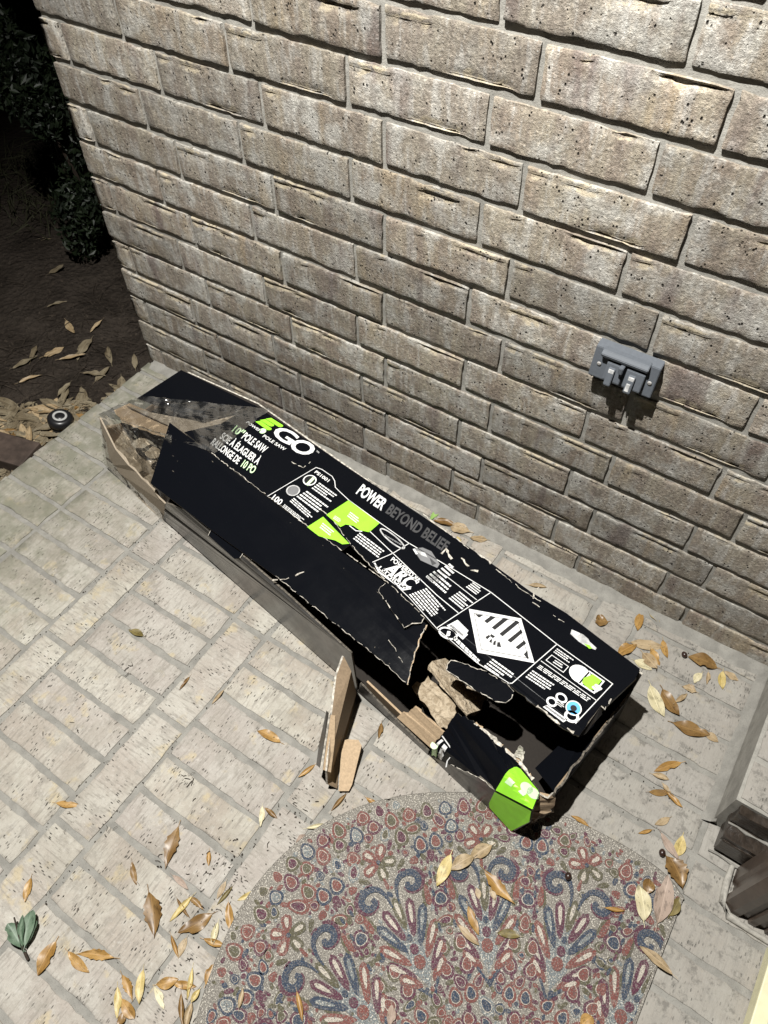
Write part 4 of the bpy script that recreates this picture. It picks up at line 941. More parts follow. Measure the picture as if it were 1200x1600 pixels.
def scroll(ax, sg):
    cen = (4.62, .46)
    pr = [(4.36, .09), (4.66, .13), (4.93, .26), (5.03, .48), (4.96, .70), (4.78, .80), (4.60, .72), (4.57, .57), (4.66, .46), (4.77, .50)]
    pr = [(4.44 + (a - 4.44) * .74, .06 + (b - .06) * .80) for a, b in pr]
    full = catmull(pr); pts = [ax(a, sg * b) for a, b in full]
    wd = lambda t: .035 + .105 * min(1, t * 3) - .05 * max(0, t - .7) / .3
    for i in range(len(pts) - 1):
        t = i / len(pts); a, b = Vector(pts[i]), Vector(pts[i + 1]); d = (b - a).normalized(); n_ = Vector((-d.y, d.x)) * wd(t) * .5; d = d * .012
        pp([tuple(a + n_ - d), tuple(b + n_ + d), tuple(b - n_ + d), tuple(a - n_ - d)], 'blue', 2)
    out2 = [(cen[0] + (a - cen[0]) * 1.48, cen[1] + (b - cen[1]) * 1.48) for a, b in full[20:42]]
    pts = [ax(a, sg * b) for a, b in out2]
    for i in range(len(pts) - 1):
        t = i / len(pts); a, b = Vector(pts[i]), Vector(pts[i + 1]); d = (b - a).normalized(); n_ = Vector((-d.y, d.x)) * (.05 + .09 * min(1, t * 4, (1 - t) * 4)) * .5; d = d * .012
        pp([tuple(a + n_ - d), tuple(b + n_ + d), tuple(b - n_ + d), tuple(a - n_ - d)], 'purple', 1)
    occ.append((*ax(cen[0], sg * cen[1]), .33)); occ.append((*ax(4.9, sg * .25), .16)); occ.append((*ax(4.5, sg * .12), .10))
SP = rad(25.2); T0 = rad(97.5)
for w_i in range(-2, 9):
    th = T0 + SP * w_i
    b0 = polar(2.85, th)
    ax = lambda r, off_: (CX + r * math.cos(th) - off_ * math.sin(th), CY + r * math.sin(th) + off_ * math.cos(th))
    # feather fan
    pp([ax(2.75, 0), ax(3.2, .22), ax(3.9, .16), ax(4.05, 0), ax(3.9, -.16), ax(3.2, -.22)], 'slate', 0)
    pp(ell(ax(3.25, 0), .13, .12, th), 'red', 2); pp(ell(ax(3.50, 0), .10, .09, th), 'purple', 2); pp(ell(ax(3.72, 0), .07, .06, th), 'blue', 2)
    occ += [(*ax(3.2, 0), .25), (*ax(3.6, 0), .25), (*ax(2.9, 0), .15)]
    petal(ax(3.88, 0), .66, .25, th, 'green', 'lite')
    for sg in (-1, 1):
        for (r0, o0, L_, a_, c1, c2) in ((3.70, .09, .74, 17, 'purple', 'lite'), (3.50, .14, .80, 30, 'blue', 'slate'), (3.26, .17, .74, 40, 'red', 'lite'), (3.02, .17, .66, 47, 'purple', 'lite'), (2.84, .12, .50, 50, 'red', 'lite')):
            petal(ax(r0, sg * o0), L_, .25, th + sg * rad(a_), c1, c2)
        for t_ in (0, 1, 2): pp(ell(ax(2.64 + .09 * t_, sg * (.05 + .07 * t_)), .07, .032, th + sg * .66), 'blue', 1)
        scroll(ax, sg)
    # flower at the tip
    f0 = ax(5.30, 0)
    for q in range(5):
        petal(f0, .40, .28, th + rad(72 * q + 36), 'red' if q in (0, 4, 1) else 'green', 'lite')
    pp(ell(f0, .045, .045, 0), 'blue', 3)
    petal(ax(4.98, .02), .26, .09, th + math.pi, 'red', 'red')
    for sg in (-1, 1):
        petal(ax(5.0, sg * .32), .26, .13, th + sg * 1.0, 'green', 'green'); petal(ax(4.95, sg * .30), .2, .10, th + sg * 1.7, 'purple', 'purple')
        pp(drop(ax(5.02, sg * .62), .2, .19, th + sg * 1.57), 'red', 1); occ.append((*ax(5.02, sg * .7), .15))
    # column between two fans
    tm = th + SP / 2
    bx_ = lambda r, off_: (CX + r * math.cos(tm) - off_ * math.sin(tm), CY + r * math.sin(tm) + off_ * math.cos(tm))
    for sg in (-1, 1):
        ring_oval(bx_(5.35, sg * .17), .19, .16, tm, 'blue', 'red'); 
        ring_oval(bx_(2.95, sg * .22), .19, .15, tm + sg * .3, 'purple', 'red'); ring_oval(bx_(2.45, sg * .16), .17, .14, tm, 'red', 'blue')
        ring_oval(bx_(3.35, sg * .20), .19, .16, tm, 'green', 'red')
        pp(drop(bx_(3.72, 0), .30, .16, tm + sg * 1.45), 'green', 1)
        for t_ in range(6): pp(ell(bx_(4.55 - .19 * t_, sg * (.30 + .03 * t_)), .11, .045, tm + sg * -.15), 'green', 0)
        pp(drop(bx_(4.55, sg * .26), .42, .16, tm + math.pi), 'red', 1)
        for rr in (5.0, 4.72, 4.35, 4.0, 3.7):
            pp(ell(bx_(rr, sg * .10 + sg * .05 * (5 - rr)), .08, .032, tm), 'blue' if int(rr * 10) % 2 else 'purple', 2)
        occ += [(*bx_(4.3, sg * .35), .15), (*bx_(3.8, sg * .3), .15)]
    pp(drop(bx_(4.95, 0), .26, .20, tm), 'purple', 1); occ.append((*bx_(5.0, 0), .15))
    ring_oval(bx_(4.22, 0), .18, .20, tm, 'purple', 'blue'); pp(ell(bx_(4.62, 0), .07, .06, tm), 'green', 1)
    for r_, c1, c2, a_, b_ in ((5.72, 'blue', 'blue', .11, .085), (2.05, 'purple', 'red', .15, .15), (1.7, 'slate', 'green', .2, .15)):
        ring_oval(bx_(r_, 0), a_, b_, tm, c1, c2)
# rings of ovals along the edge
n = 0
for rr, step in ((6.02, .42), (5.62, .46), (6.3, .40)):
    a = rad(80)
    while a < rad(275):
        c_ = polar(rr, a)
        if inside(*c_) and all(math.hypot(c_[0] - x, c_[1] - y) > .150 + r_ * .82 for x, y, r_ in occ):
            c1, c2 = (('red', 'green'), ('purple', 'red'), ('blue', 'slate'), ('green', 'purple'), ('red', 'red'))[n % 5]
            ring_oval(c_, .20 if n % 2 else .16, .155, a, c1, c2); n += 1
        a += step / rr * .5
grid = {}
def occ_add(x, y, q):
    grid.setdefault((int(x * 2), int(y * 2)), []).append((x, y, q))
for q in occ: occ_add(*q)
def free(x, y, q):
    gx_, gy_ = int(x * 2), int(y * 2)
    for i in (-1, 0, 1):
        for j in (-1, 0, 1):
            for (a, b, c) in grid.get((gx_ + i, gy_ + j), ()):
                if math.hypot(x - a, y - b) < q + c * .86: return False
    return True
r7 = random.Random(77)
for q in range(42000):
    c_ = (r7.uniform(13.9, 21.6), r7.uniform(-17.5, -6))
    if not inside(*c_): continue
    b_ = r7.choice((.03, .04, .05, .07, .09, .12) if q > 6000 else (.10, .12, .14)); a_ = b_ * r7.uniform(1.2, 2.2)
    if not free(c_[0], c_[1], (a_ + b_) * .5 * .74): continue
    occ_add(c_[0], c_[1], (a_ + b_) * .5)
    th = math.atan2(c_[1] - CY, c_[0] - CX) + r7.choice((0, 1.57, .6, -.6)); col = r7.choice(('red', 'red', 'blue', 'purple', 'purple', 'green', 'green', 'slate'))
    if b_ > .065: ring_oval(c_, a_ * .85, b_, th, col, r7.choice(('red', 'green', 'blue', 'purple')))
    else: pp(ell(c_, a_, b_, th, 10), col, 0); occ.append((c_[0], c_[1], a_ * .9))
obj('woven_pattern', PV_, PF_, [W_[q] for q in order], dm, midx=PM_)
# bound edge
V, F = tube([(x + (x - CX) * .004, y + (y - CY) * .004, .055) for x, y in outl], .042, 5); obj('bound_edge', V, F, W_['bg'], dm, smooth=True)

# ------------------------------------------------------------------ leaves
def leaf_mesh(kind, seed):
    r = random.Random(seed); nx, ny = 14, 6; V, F = [], []
    arch = r.uniform(-.14, .26); fold = r.uniform(.15, .60); tw = r.uniform(-1.0, 1.0); bend = r.uniform(-.16, .16); bite = r.uniform(.3, .9) if r.random() < .35 else None; wav = r.uniform(.02, .07)
    if kind == 'curl': fold = r.uniform(.55, .9); arch = r.uniform(.02, .14)
    if kind == 'flat': fold = r.uniform(.03, .10); arch = r.uniform(.0, .05)
    for i in range(nx + 1):
        s = i / nx
        if kind == 'round': w_ = math.sin(math.pi * s ** 1.25) ** .62 * .5 if 0 < s < 1 else .01
        elif kind == 'holly': w_ = (math.sin(math.pi * s ** .85) ** 1.05) * .42 + (.085 if i in (4, 6, 8) else -.02) if 0 < s < 1 else .01
        else: w_ = math.sin(math.pi * s ** .92) ** .85 * .5 if 0 < s < 1 else .012
        for j in range(ny + 1):
            t = (j / ny - .5) * 2; y = t * w_ + bend * math.sin(math.pi * s)
            z = fold * .5 * (abs(t) ** 1.4) * w_ + arch * math.sin(math.pi * s) * .5 + tw * t * w_ * (s - .5) * .5 + .02 * mnoise.noise((s * 5, t * 3, seed))
            z += wav * math.sin(s * 13 + seed) * t * abs(t)
            if bite and abs(s - bite) < .1 and t > .5: y *= .68
            if kind == 'curl': y *= 1 - .30 * abs(t)
            V.append((s, y, z))
    for i in range(nx):
        for j in range(ny): a = i * (ny + 1) + j; F.append((a, a + ny + 1, a + ny + 2, a + 1))
    zc = [p[2] for p in V[:ny + 1]][ny // 2]; n = len(V)
    V += [(-.16, .02, zc + .02), (-.16, -.02, zc + .02), (.02, -.028, zc), (.02, .028, zc), (-.08, -.02, zc + .045), (-.08, .02, zc + .045)]
    F += [(n, n + 1, n + 4, n + 5), (n + 5, n + 4, n + 2, n + 3)]
    m = min(p[2] for p in V); V = [(x, y, z - m) for x, y, z in V]
    return V, F
_lm = {}
def leaf(data, colr, kind, label, group='fallen leaves on the porch', z=.012, cat='leaf', name='dry_leaf', var=None, lift=1.0):
    X, Y, ang, L, W_l = data
    var = rnd.randrange(7) if var is None else var
    key = (kind, var, colr)
    if key not in _lm:
        v, f = leaf_mesh(kind, 100 + var * 17 + len(kind) * 5); _lm[key] = mesh('dry_leaf', v, f, M['leaf_' + colr], None, True)
    o = bpy.data.objects.new(name, _lm[key]); COL.objects.link(o)
    o.location = (X * S, Y * S, z * S); o.rotation_euler = (rad(rnd.uniform(-3, 3)), rad(rnd.uniform(-2, 2)), ang); o.scale = (L, W_l, max(W_l * 1.05, L * .34) * lift)
    tag(o, label, cat, group); return o
LFN = [
 ((12.108,-12.461,-0.67,0.937,0.4), 'brown', 'holly', 'large spiky brown leaf on the pavers left of the mat'),
 ((12.957,-12.004,-1.685,0.649,0.182), 'yellow', 'curl', 'pale yellow rolled leaf lying against two brown ones left of mat'),
 ((13.539,-12.029,-2.09,0.765,0.31), 'brown', 'ell', 'broad brown leaf beside the pale yellow rolled leaf'),
 ((12.698,-12.22,-0.256,0.522,0.108), 'brown', 'curl', 'narrow dark brown leaf under the pale yellow rolled leaf'),
 ((12.885,-12.066,-0.03,0.467,0.13), 'brown', 'holly', 'small ragged brown leaf behind the pale yellow rolled leaf'),
 ((13.081,-12.801,-0.488,0.484,0.122), 'gold', 'curl', 'slim gold leaf, left of a touching pair below the rolled yellow leaf'),
 ((13.39,-12.653,-1.297,0.397,0.163), 'tan', 'ell', 'tan leaf, right of a touching pair below the rolled yellow leaf'),
 ((11.721,-11.117,-1.144,0.902,0.323), 'brown', 'holly', 'long olive brown leaf standing out above the big spiky leaf'),
 ((11.377,-12.227,-0.596,0.512,0.131), 'brown', 'ell', 'small reddish brown leaf alone above the large spiky leaf'),
 ((12.643,-11.123,-0.887,0.316,0.14), 'gold', 'curl', 'small gold leaf next to a patch of dark crumbs'),
 ((12.303,-11.94,-0.051,0.489,0.121), 'pink', 'flat', 'faded pinkish leaf flat on a joint between brown leaves'),
 ((9.78,-13.667,-0.976,0.488,0.171), 'gold', 'ell', 'small amber leaf above the green sprig'),
 ((11.176,-14.201,-1.318,0.646,0.295), 'gold', 'ell', 'amber leaf right below the green sprig'),
 ((12.4,-13.748,-2.642,0.805,0.212), 'gold', 'holly', 'wavy amber leaf lying crosswise, right of the green sprig'),
 ((11.527,-14.189,-0.032,0.642,0.192), 'gold', 'ell', 'amber leaf under the tip of the wavy crosswise leaf'),
 ((9.006,-12.287,0.484,0.576,0.153), 'gold', 'ell', 'single gold leaf at a paver corner near the left edge'),
 ((7.606,-8.063,-2.944,0.46,0.192), 'olive', 'ell', 'small olive brown leaf alone in the middle of the pavers'),
 ((9.43,-8.244,-1.494,0.438,0.108), 'brown', 'curl', 'thin brown leaf lying along a joint, upper of two'),
 ((10.395,-8.048,-1.557,0.464,0.123), 'tan', 'curl', 'thin tan leaf lying along a joint, lower of two'),
 ((12.443,-8.335,-3.024,0.673,0.228), 'gold', 'ell', 'amber leaf on the paver left of the standing cardboard flap'),
 ((13.451,-8.3,-1.898,0.489,0.155), 'gold', 'curl', 'amber curled leaf touching the outer end of the cardboard flap'),
 ((13.011,-9.731,-0.979,0.46,0.131), 'pale', 'ell', 'cream leaf upright beside a curled brown one above the mat'),
 ((13.087,-9.732,-0.068,0.394,0.149), 'brown', 'curl', 'curled brown leaf right of the upright cream leaf'),
 ((14.148,-9.566,0.743,0.519,0.139), 'pale', 'curl', 'whitish curled leaf at the upper left rim of the mat'),
 ((14.627,-9.396,1.272,0.431,0.128), 'gold', 'curl', 'gold rolled leaf at the upper left rim of the mat'),
 ((14.568,-9.532,-2.012,0.717,0.181), 'gold', 'ell', 'long gold leaf lying across the upper left rim of the mat'),
 ((14.163,-9.96,1.304,0.285,0.242), 'pink', 'round', 'greyish pink curled leaf just outside the mat rim'),
 ((14.124,-10.412,0.878,0.315,0.228), 'lime', 'flat', 'pale green leaf scrap at the mat rim'),
 ((14.222,-10.824,1.872,0.265,0.211), 'brown', 'round', 'small brown leaf standing up at the mat rim'),
 ((14.2,-11.079,-2.268,0.606,0.167), 'yellow', 'ell', 'pale yellow leaf pointing at the mat rim'),
 ((14.178,-11.374,-1.635,0.542,0.149), 'yellow', 'curl', 'olive yellow leaf hanging over the left mat rim'),
 ((13.668,-11.668,-0.749,0.604,0.171), 'gold', 'ell', 'golden upright leaf left of the mat rim'),
 ((13.544,-11.378,-1.654,0.473,0.126), 'olive', 'curl', 'dark folded leaf lying over a paver joint left of the mat'),
 ((13.359,-11.394,-1.38,0.378,0.127), 'tan', 'flat', 'grey green leaf half under a dark folded one'),
 ((13.743,-12.081,-1.144,0.45,0.203), 'pale', 'curl', 'crumpled cream leaf at the left mat rim'),
 ((13.693,-12.48,0.35,0.547,0.192), 'gold', 'curl', 'crumpled golden leaf under the cream one at the left mat rim'),
 ((12.744,-13.869,-0.383,0.553,0.182), 'gold', 'holly', 'brown gold leaf at the upper left of the bottom cluster'),
 ((13.046,-13.562,-0.937,0.598,0.18), 'yellow', 'ell', 'tall pale yellow leaf in the bottom cluster'),
 ((12.821,-14.067,-0.792,0.552,0.149), 'yellow', 'ell', 'yellow leaf at the left end of the bottom cluster'),
 ((13.046,-14.164,-0.209,0.458,0.214), 'gold', 'round', 'round gold leaf in the middle of the bottom cluster'),
 ((13.232,-14.295,-1.229,0.278,0.156), 'brown', 'ell', 'brown leaf at the bottom edge below the round gold leaf'),
 ((13.45,-13.612,0.809,0.443,0.218), 'gold', 'ell', 'broad gold leaf left of the mat corner'),
 ((13.694,-13.411,0.454,0.502,0.15), 'gold', 'ell', 'gold leaf overlapping the broad gold leaf'),
 ((13.855,-12.987,-1.034,0.557,0.143), 'yellow', 'curl', 'thin pale yellow leaf crossing two gold leaves'),
 ((13.448,-13.665,-0.379,0.455,0.148), 'pale', 'flat', 'cream flat leaf below the broad gold leaf'),
 ((14.228,-13.188,-1.552,0.267,0.168), 'yellow', 'curl', 'yellow folded leaf beside the mat corner'),
 ((13.971,-13.449,-0.737,0.585,0.159), 'brown', 'curl', 'brown folded leaf at the bottom edge by the mat'),
 ((14.254,-13.441,-1.083,0.44,0.204), 'tan', 'curl', 'tan leaf at the bottom edge by the mat'),
 ((14.272,-13.068,1.836,0.372,0.198), 'gold', 'round', 'golden cupped leaf by the lower left mat rim'),
 ((14.196,-6.589,-1.173,0.407,0.171), 'brown', 'curl', 'brown leaf between the cardboard flap and the box'),
 ((14.462,-8.449,-1.705,0.511,0.133), 'brown', 'curl', 'brown leaf touching the foot of the cardboard flap'),
 ((14.892,-8.269,-0.085,0.413,0.172), 'gold', 'curl', 'gold leaf just below the foot of the cardboard flap'),
 ((14.786,-8.629,-0.174,0.286,0.113), 'gold', 'curl', 'tiny gold leaf near the upper rim of the mat'),
 ((11.999,-0.059,-1.657,0.578,0.185), 'lime', 'ell', 'light green blade of leaf between box and wall'),
 ((12.685,-0.406,-2.837,0.693,0.328), 'brown', 'curl', 'arched brown leaf between box and wall'),
 ((13.159,-0.374,-2.879,0.596,0.371), 'tan', 'round', 'tan leaf right of the arched brown leaf by the wall'),
 ((13.711,-0.341,-2.739,0.518,0.229), 'tan', 'flat', 'thin tan leaf at the foot of the wall'),
 ((13.147,-0.872,2.546,0.295,0.157), 'yellow', 'curl', 'small yellow leaf peeping out behind the box'),
 ((15.387,-1.061,0.416,0.507,0.189), 'tan', 'curl', 'dark arched leaf alone behind the box'),
 ((17.69,-0.942,-2.45,0.348,0.36), 'brown', 'round', 'triangular brown leaf near the far corner of the box'),
 ((18.331,-0.172,-1.383,0.608,0.226), 'gold', 'ell', 'upright gold leaf at the left end of the wall cluster'),
 ((18.401,0.016,-0.522,0.504,0.256), 'yellow', 'curl', 'yellow curled leaf under the wall'),
 ((19.115,0.108,-2.235,0.484,0.214), 'yellow', 'curl', 'second yellow curled leaf under the wall, right of the first'),
 ((18.287,-1.718,1.07,0.626,0.297), 'gold', 'ell', 'amber leaf touching the corner of the box'),
 ((19.102,-0.653,-0.997,0.534,0.187), 'gold', 'ell', 'narrow amber leaf right of the leaf pile'),
 ((18.407,-1.199,0.456,0.897,0.304), 'tan', 'flat', 'papery tan leaf on top of the pile by the box corner'),
 ((18.796,-1.297,-0.433,0.531,0.34), 'tan', 'flat', 'broad tan leaf in the pile by the box corner'),
 ((18.92,-1.039,-0.758,0.523,0.214), 'gold', 'ell', 'amber leaf at the right of the pile by the box corner'),
 ((18.7,-1.621,-0.009,0.482,0.269), 'pale', 'flat', 'cream leaf at the bottom of the pile by the box corner'),
 ((20.547,-0.665,-2.987,0.738,0.408), 'brown', 'ell', 'large glossy brown leaf below the wall at the right'),
 ((20.269,-1.017,-1.745,0.384,0.19), 'pale', 'flat', 'cream scrap right of the leaf pile'),
 ((20.393,-0.893,-1.367,0.376,0.151), 'tan', 'curl', 'tan curled scrap below the large glossy brown leaf'),
 ((20.698,-0.672,-1.283,0.527,0.2), 'yellow', 'ell', 'yellow brown leaf near the step'),
 ((20.73,-0.671,-0.128,0.377,0.195), 'tan', 'flat', 'tan fragment beside the step'),
 ((19.298,-2.051,-0.796,0.855,0.355), 'pale', 'ell', 'cream leaf with clear veins beside a brown one'),
 ((19.59,-1.983,-0.63,0.752,0.351), 'brown', 'ell', 'brown leaf lying beside the veined cream leaf'),
 ((19.982,-2.151,1.167,0.428,0.177), 'tan', 'curl', 'bent tan leaf right of the brown and cream pair'),
 ((20.338,-1.594,-2.981,0.378,0.241), 'tan', 'holly', 'tan leaf fragment above the bent leaf'),
 ((20.131,-2.684,0.22,0.859,0.362), 'brown', 'ell', 'glossy brown leaf with a smaller tan one at its tip'),
 ((20.863,-2.509,-0.116,0.343,0.213), 'tan', 'flat', 'small tan leaf at the tip of a glossy brown one'),
 ((20.639,-3.511,-2.263,0.722,0.197), 'gold', 'ell', 'amber leaf, upper of a pair right of the box shadow'),
 ((20.163,-4.147,0.238,0.394,0.206), 'tan', 'curl', 'tan leaf, lower of a pair right of the box shadow'),
 ((20.254,-4.579,0.583,0.498,0.159), 'brown', 'ell', 'narrow brown leaf right of the box shadow'),
 ((20.584,-4.361,-0.297,0.463,0.178), 'gold', 'curl', 'gold leaf crossing the narrow brown one'),
 ((20.437,-4.215,-0.407,0.278,0.147), 'tan', 'curl', 'small tan leaf above the narrow brown one'),
 ((19.418,-6.04,-3.113,0.446,0.149), 'gold', 'curl', 'thin brown gold leaf at the upper rim of the mat'),
 ((20.622,-5.327,-2.316,0.339,0.116), 'gold', 'curl', 'small gold leaf above the right part of the mat'),
 ((20.86,-4.857,-2.176,0.407,0.154), 'tan', 'flat', 'faded grey leaf above the right part of the mat'),
 ((20.812,-5.283,-0.544,0.617,0.183), 'pink', 'flat', 'faded pink leaf with dark rib by the right rim of the mat'),
 ((21.234,-5.069,-1.529,0.496,0.242), 'yellow', 'round', 'shiny yellow cupped leaf near the step corner'),
 ((21.068,-5.687,-0.69,0.719,0.5), 'brown', 'holly', 'triangular brown leaf leaning at the right mat corner'),
]
for q in LFN: leaf(q[0], q[1], q[2], q[3])
MZ = MT + .05
for q in [
 ((17.141,-8.28,-1.469,0.721,0.268), 'yellow', 'flat', 'pale yellow leaf on the upper part of the mat'),
 ((17.8,-7.624,-2.063,0.581,0.284), 'tan', 'ell', 'light tan leaf, upper of an overlapping pair on the mat'),
 ((17.587,-8.048,-2.075,0.584,0.282), 'tan', 'ell', 'light tan leaf, lower of an overlapping pair on the mat'),
 ((17.899,-8.152,-0.265,0.897,0.274), 'gold', 'holly', 'large amber leaf in the middle of the mat'),
 ((17.956,-8.95,-0.656,0.578,0.175), 'gold', 'ell', 'narrow amber leaf on a feather motif of the mat'),
 ((17.968,-9.373,-0.153,0.554,0.153), 'tan', 'ell', 'tan leaf below the narrow amber one on the mat'),
 ((19.128,-8.858,-2.681,0.472,0.177), 'olive', 'ell', 'olive brown leaf lying crosswise on the mat'),
 ((18.194,-8.321,-0.891,0.298,0.137), 'tan', 'flat', 'small cream leaf beside the large amber leaf on the mat'),
 ((17.934,-8.553,-0.818,0.226,0.123), 'tan', 'flat', 'small dull scrap left of the large amber leaf'),
 ((21.131,-7.211,2.12,0.706,0.34), 'pale', 'ell', 'cream oval leaf on the right side of the mat'),
 ((20.98,-6.688,1.741,0.327,0.255), 'brown', 'round', 'round brown leaf between two pale ones on the mat'),
 ((21.376,-7.091,1.715,1.027,0.4), 'pink', 'ell', 'large pinkish veined leaf at the right rim of the mat'),
 ((21.535,-6.815,1.465,0.47,0.211), 'olive', 'ell', 'olive leaf under the large pinkish veined leaf'),
 ((20.361,-7.405,0.436,0.408,0.124), 'gold', 'curl', 'small orange brown rolled leaf on the mat'),
 ((21.964,-7.781,3.007,0.748,0.197), 'tan', 'ell', 'long tan leaf crossing the right rim of the mat'),
 ((15.114,-12.998,2.057,0.354,0.141), 'tan', 'curl', 'tan curled leaf on the left part of the mat'),
 ((15.882,-12.145,-0.701,0.527,0.147), 'gold', 'curl', 'rolled amber leaf near the bottom of the mat'),
 ((17.573,-11.294,-1.123,0.378,0.174), 'pink', 'ell', 'pinkish leaf at the bottom edge of the mat'),
 ((20.808,-9.6,1.125,0.32,0.245), 'gold', 'round', 'amber leaf at the bottom edge on the right of the mat')]:
    leaf(q[0], q[1], q[2], q[3], 'fallen leaves on the mat', z=MZ)
# acorns
for (x, y), zz, lb in (((19.456,-7.276), MZ, 'dark acorn lying on the mat below the box'), ((20.981,-5.703), .012, 'dark acorn beside the triangular leaf at the right mat corner'), ((19.721,-0.811), .012, 'dark acorn at the stem of the large glossy brown leaf')):
    if lb is None: continue
    v, f = lathe([(.0, 0), (.06, .02), (.10, .09), (.095, .16), (.05, .22), (.01, .24)], 12)
    v = [(a, b * 1.0, c) for a, b, c in v]; v = [((c - .1) * .72, b * .72, (a + .1) * .72) for a, b, c in v]
    t = link('acorn', mesh('acorn', v, f, M['nutshell'], None, True), None, (x, y, zz), rnd.uniform(0, 6)); tag(t, lb, 'acorn', 'acorns on the porch')
# green sprig
gs = empty('leaf_sprig', (*(10.816,-14.702), .01)); tag(gs, 'green leafy sprig with four round leaves on the pavers at left', 'sprig')
g0 = Vector((*(10.816,-14.702), 0))
def gl(x0, y0, x1, y1, wp, zb, tilt): pass
for (d, zb, tilt, var) in (((10.755,-14.645,2.93,0.604,0.299), .14, 14, 1), ((10.748,-14.622,2.374,0.578,0.196), .2, -30, 2), ((10.781,-14.6,2.12,0.661,0.278), .18, 12, 3), ((10.799,-14.615,1.906,0.507,0.157), .12, -38, 4)):
    v, f = leaf_mesh('round', 300 + var); me = mesh('leaf', v, f, M['leaf_green'], None, True)
    o = bpy.data.objects.new('leaf', me); COL.objects.link(o); o.parent = gs
    o.location = ((d[0] - g0.x) * S, (d[1] - g0.y) * S, zb * S); o.rotation_euler = (rad(tilt), rad(-8), d[2]); o.scale = (d[3], d[4], d[4])
p0, p1, p2 = (Vector((*(10.962,-14.742), 0)) - g0), (Vector((*(10.743,-14.64), 0)) - g0), (Vector((*(10.208,-14.359), 0)) - g0)
v, f = tube([tuple(p0 + Vector((0, 0, .03))), tuple(p1 + Vector((0, 0, .16))), tuple(p2 + Vector((0, 0, .26)))], [.03, .028, .016], 6); obj('stem', v, f, M['twig'], gs, smooth=True)
# crumbs and twiglets blown into the joints
r5 = random.Random(15); parts = []
def twiglet(x, y, L, z=.012):
    a = r5.uniform(0, 6.28); b = a + r5.uniform(-1, 1); m = (x + math.cos(a) * L * .5, y + math.sin(a) * L * .5)
    parts.append(tube([(x, y, z + .01), (*m, z + r5.uniform(.015, .05)), (m[0] + math.cos(b) * L * .5, m[1] + math.sin(b) * L * .5, z + .01)], r5.uniform(.004, .010), 4))
def crumb(x, y, s, z=.012):
    a = r5.uniform(0, 6.28); c, d = math.cos(a) * s, math.sin(a) * s
    parts.append(([(x - c, y - d, z), (x + d * .6, y - c * .6, z), (x + c, y + d, z), (x - d * .6, y + c * .6, z), (x, y, z + s * .7)], [(0, 1, 4), (1, 2, 4), (2, 3, 4), (3, 0, 4)]))
for i in range(45): twiglet(r5.uniform(2.5, 14.5), r5.uniform(-16, -5), r5.uniform(.04, .13))
for (px, py), n_, sp in (((12.967,-11.155), 90, .35), ((13.61,-12.153), 70, .5), ((13.188,-14.317), 30, .5), ((13.577,-9.617), 60, .4), ((14.773,-10.195), 40, .4), ((10.582,-13.375), 25, .25), ((14.054,-13.229), 40, .6), ((14.286,-9.233), 50, .5), ((11.769,-11.867), 20, .2), ((14.867,-8.547), 40, .4)):
    for i in range(n_ // 2):
        x, y = r5.gauss(px, sp), r5.gauss(py, sp)
        if i % 3: crumb(x, y, r5.uniform(.012, .035))
        else: twiglet(x, y, r5.uniform(.04, .14))
for i in range(260):   # along the paver joints
    jx = r5.choice((5.25, 6.28, 9.23, 10.34, 13.38)); crumb(jx + r5.gauss(0, .04), r5.uniform(-15, -5), r5.uniform(.008, .026), -.008)
for i in range(150): crumb(r5.uniform(13.5, 21), r5.choice(rows[1:9]) + r5.gauss(0, .05), r5.uniform(.008, .03), -.005)
for (px, py), L in (((7.951,-9.106), .16), ((8.012,-8.917), .14), ((11.323,-10.243), .18), ((11.159,-10.262), .14), ((10.511,-12.054), .14)):
    for i in range(3): twiglet(px + r5.uniform(-.1, .1), py + r5.uniform(-.1, .1), L)
v, f = join(parts); tag(obj('leaf_crumbs', v, f, M['twig']), kind='stuff')

# ------------------------------------------------------------------ garden bed beyond the porch edge
def lz(x, y): return soil_z(x, y) + .02
r6 = random.Random(33)
CN = {'litter': 'dull brown', 'tan': 'tan', 'brown': 'dark brown'}; KN = {'ell': '', 'curl': ' curled', 'flat': ' flat'}
def gleaf(px, py, colr, where, group, big):
    L = r6.uniform(.7, 1.1) if big else r6.uniform(.55, 1.25); kd = r6.choice(('ell', 'curl', 'flat'))
    ang = r6.uniform(0, 6.28); size = 'long' if L > 1.0 else ('medium' if L > .78 else 'small')
    c_ = math.cos(ang); dr = ' lying lengthwise' if abs(c_) < .5 else (' pointing inward' if c_ > 0 else ' pointing outward')
    leaf((px, py, ang, L, L * r6.uniform(.25, .40)), colr, kd, size + ' ' + CN[colr] + KN[kd] + ' leaf' + dr + where, group, z=lz(px, py) + r6.uniform(0, .06))
n = 0
for i in range(4000):
    y = -6.2 * r6.random() ** .7; x = -r6.uniform(.1, 3.7)
    if -x > .45 + 1.25 * max(.12, min(2.6, -y - 1.5)): continue
    if n >= 165: break
    side = 'porch side of ' if x > -.8 else ('garden side of ' if x < -2.0 else 'middle of ')
    where = ', ' + (side + 'drift by timber edging' if y < -4.2 else (side + 'drift left of path light' if y < -3.3 else ('beside the path light' if y < -2.5 else ('drift right of path light' if y < -1.3 else 'near the wall corner'))))
    gleaf(x, y, r6.choice(('litter', 'litter', 'tan', 'litter', 'brown')), where, 'leaf drift along the porch edge', False); n += 1
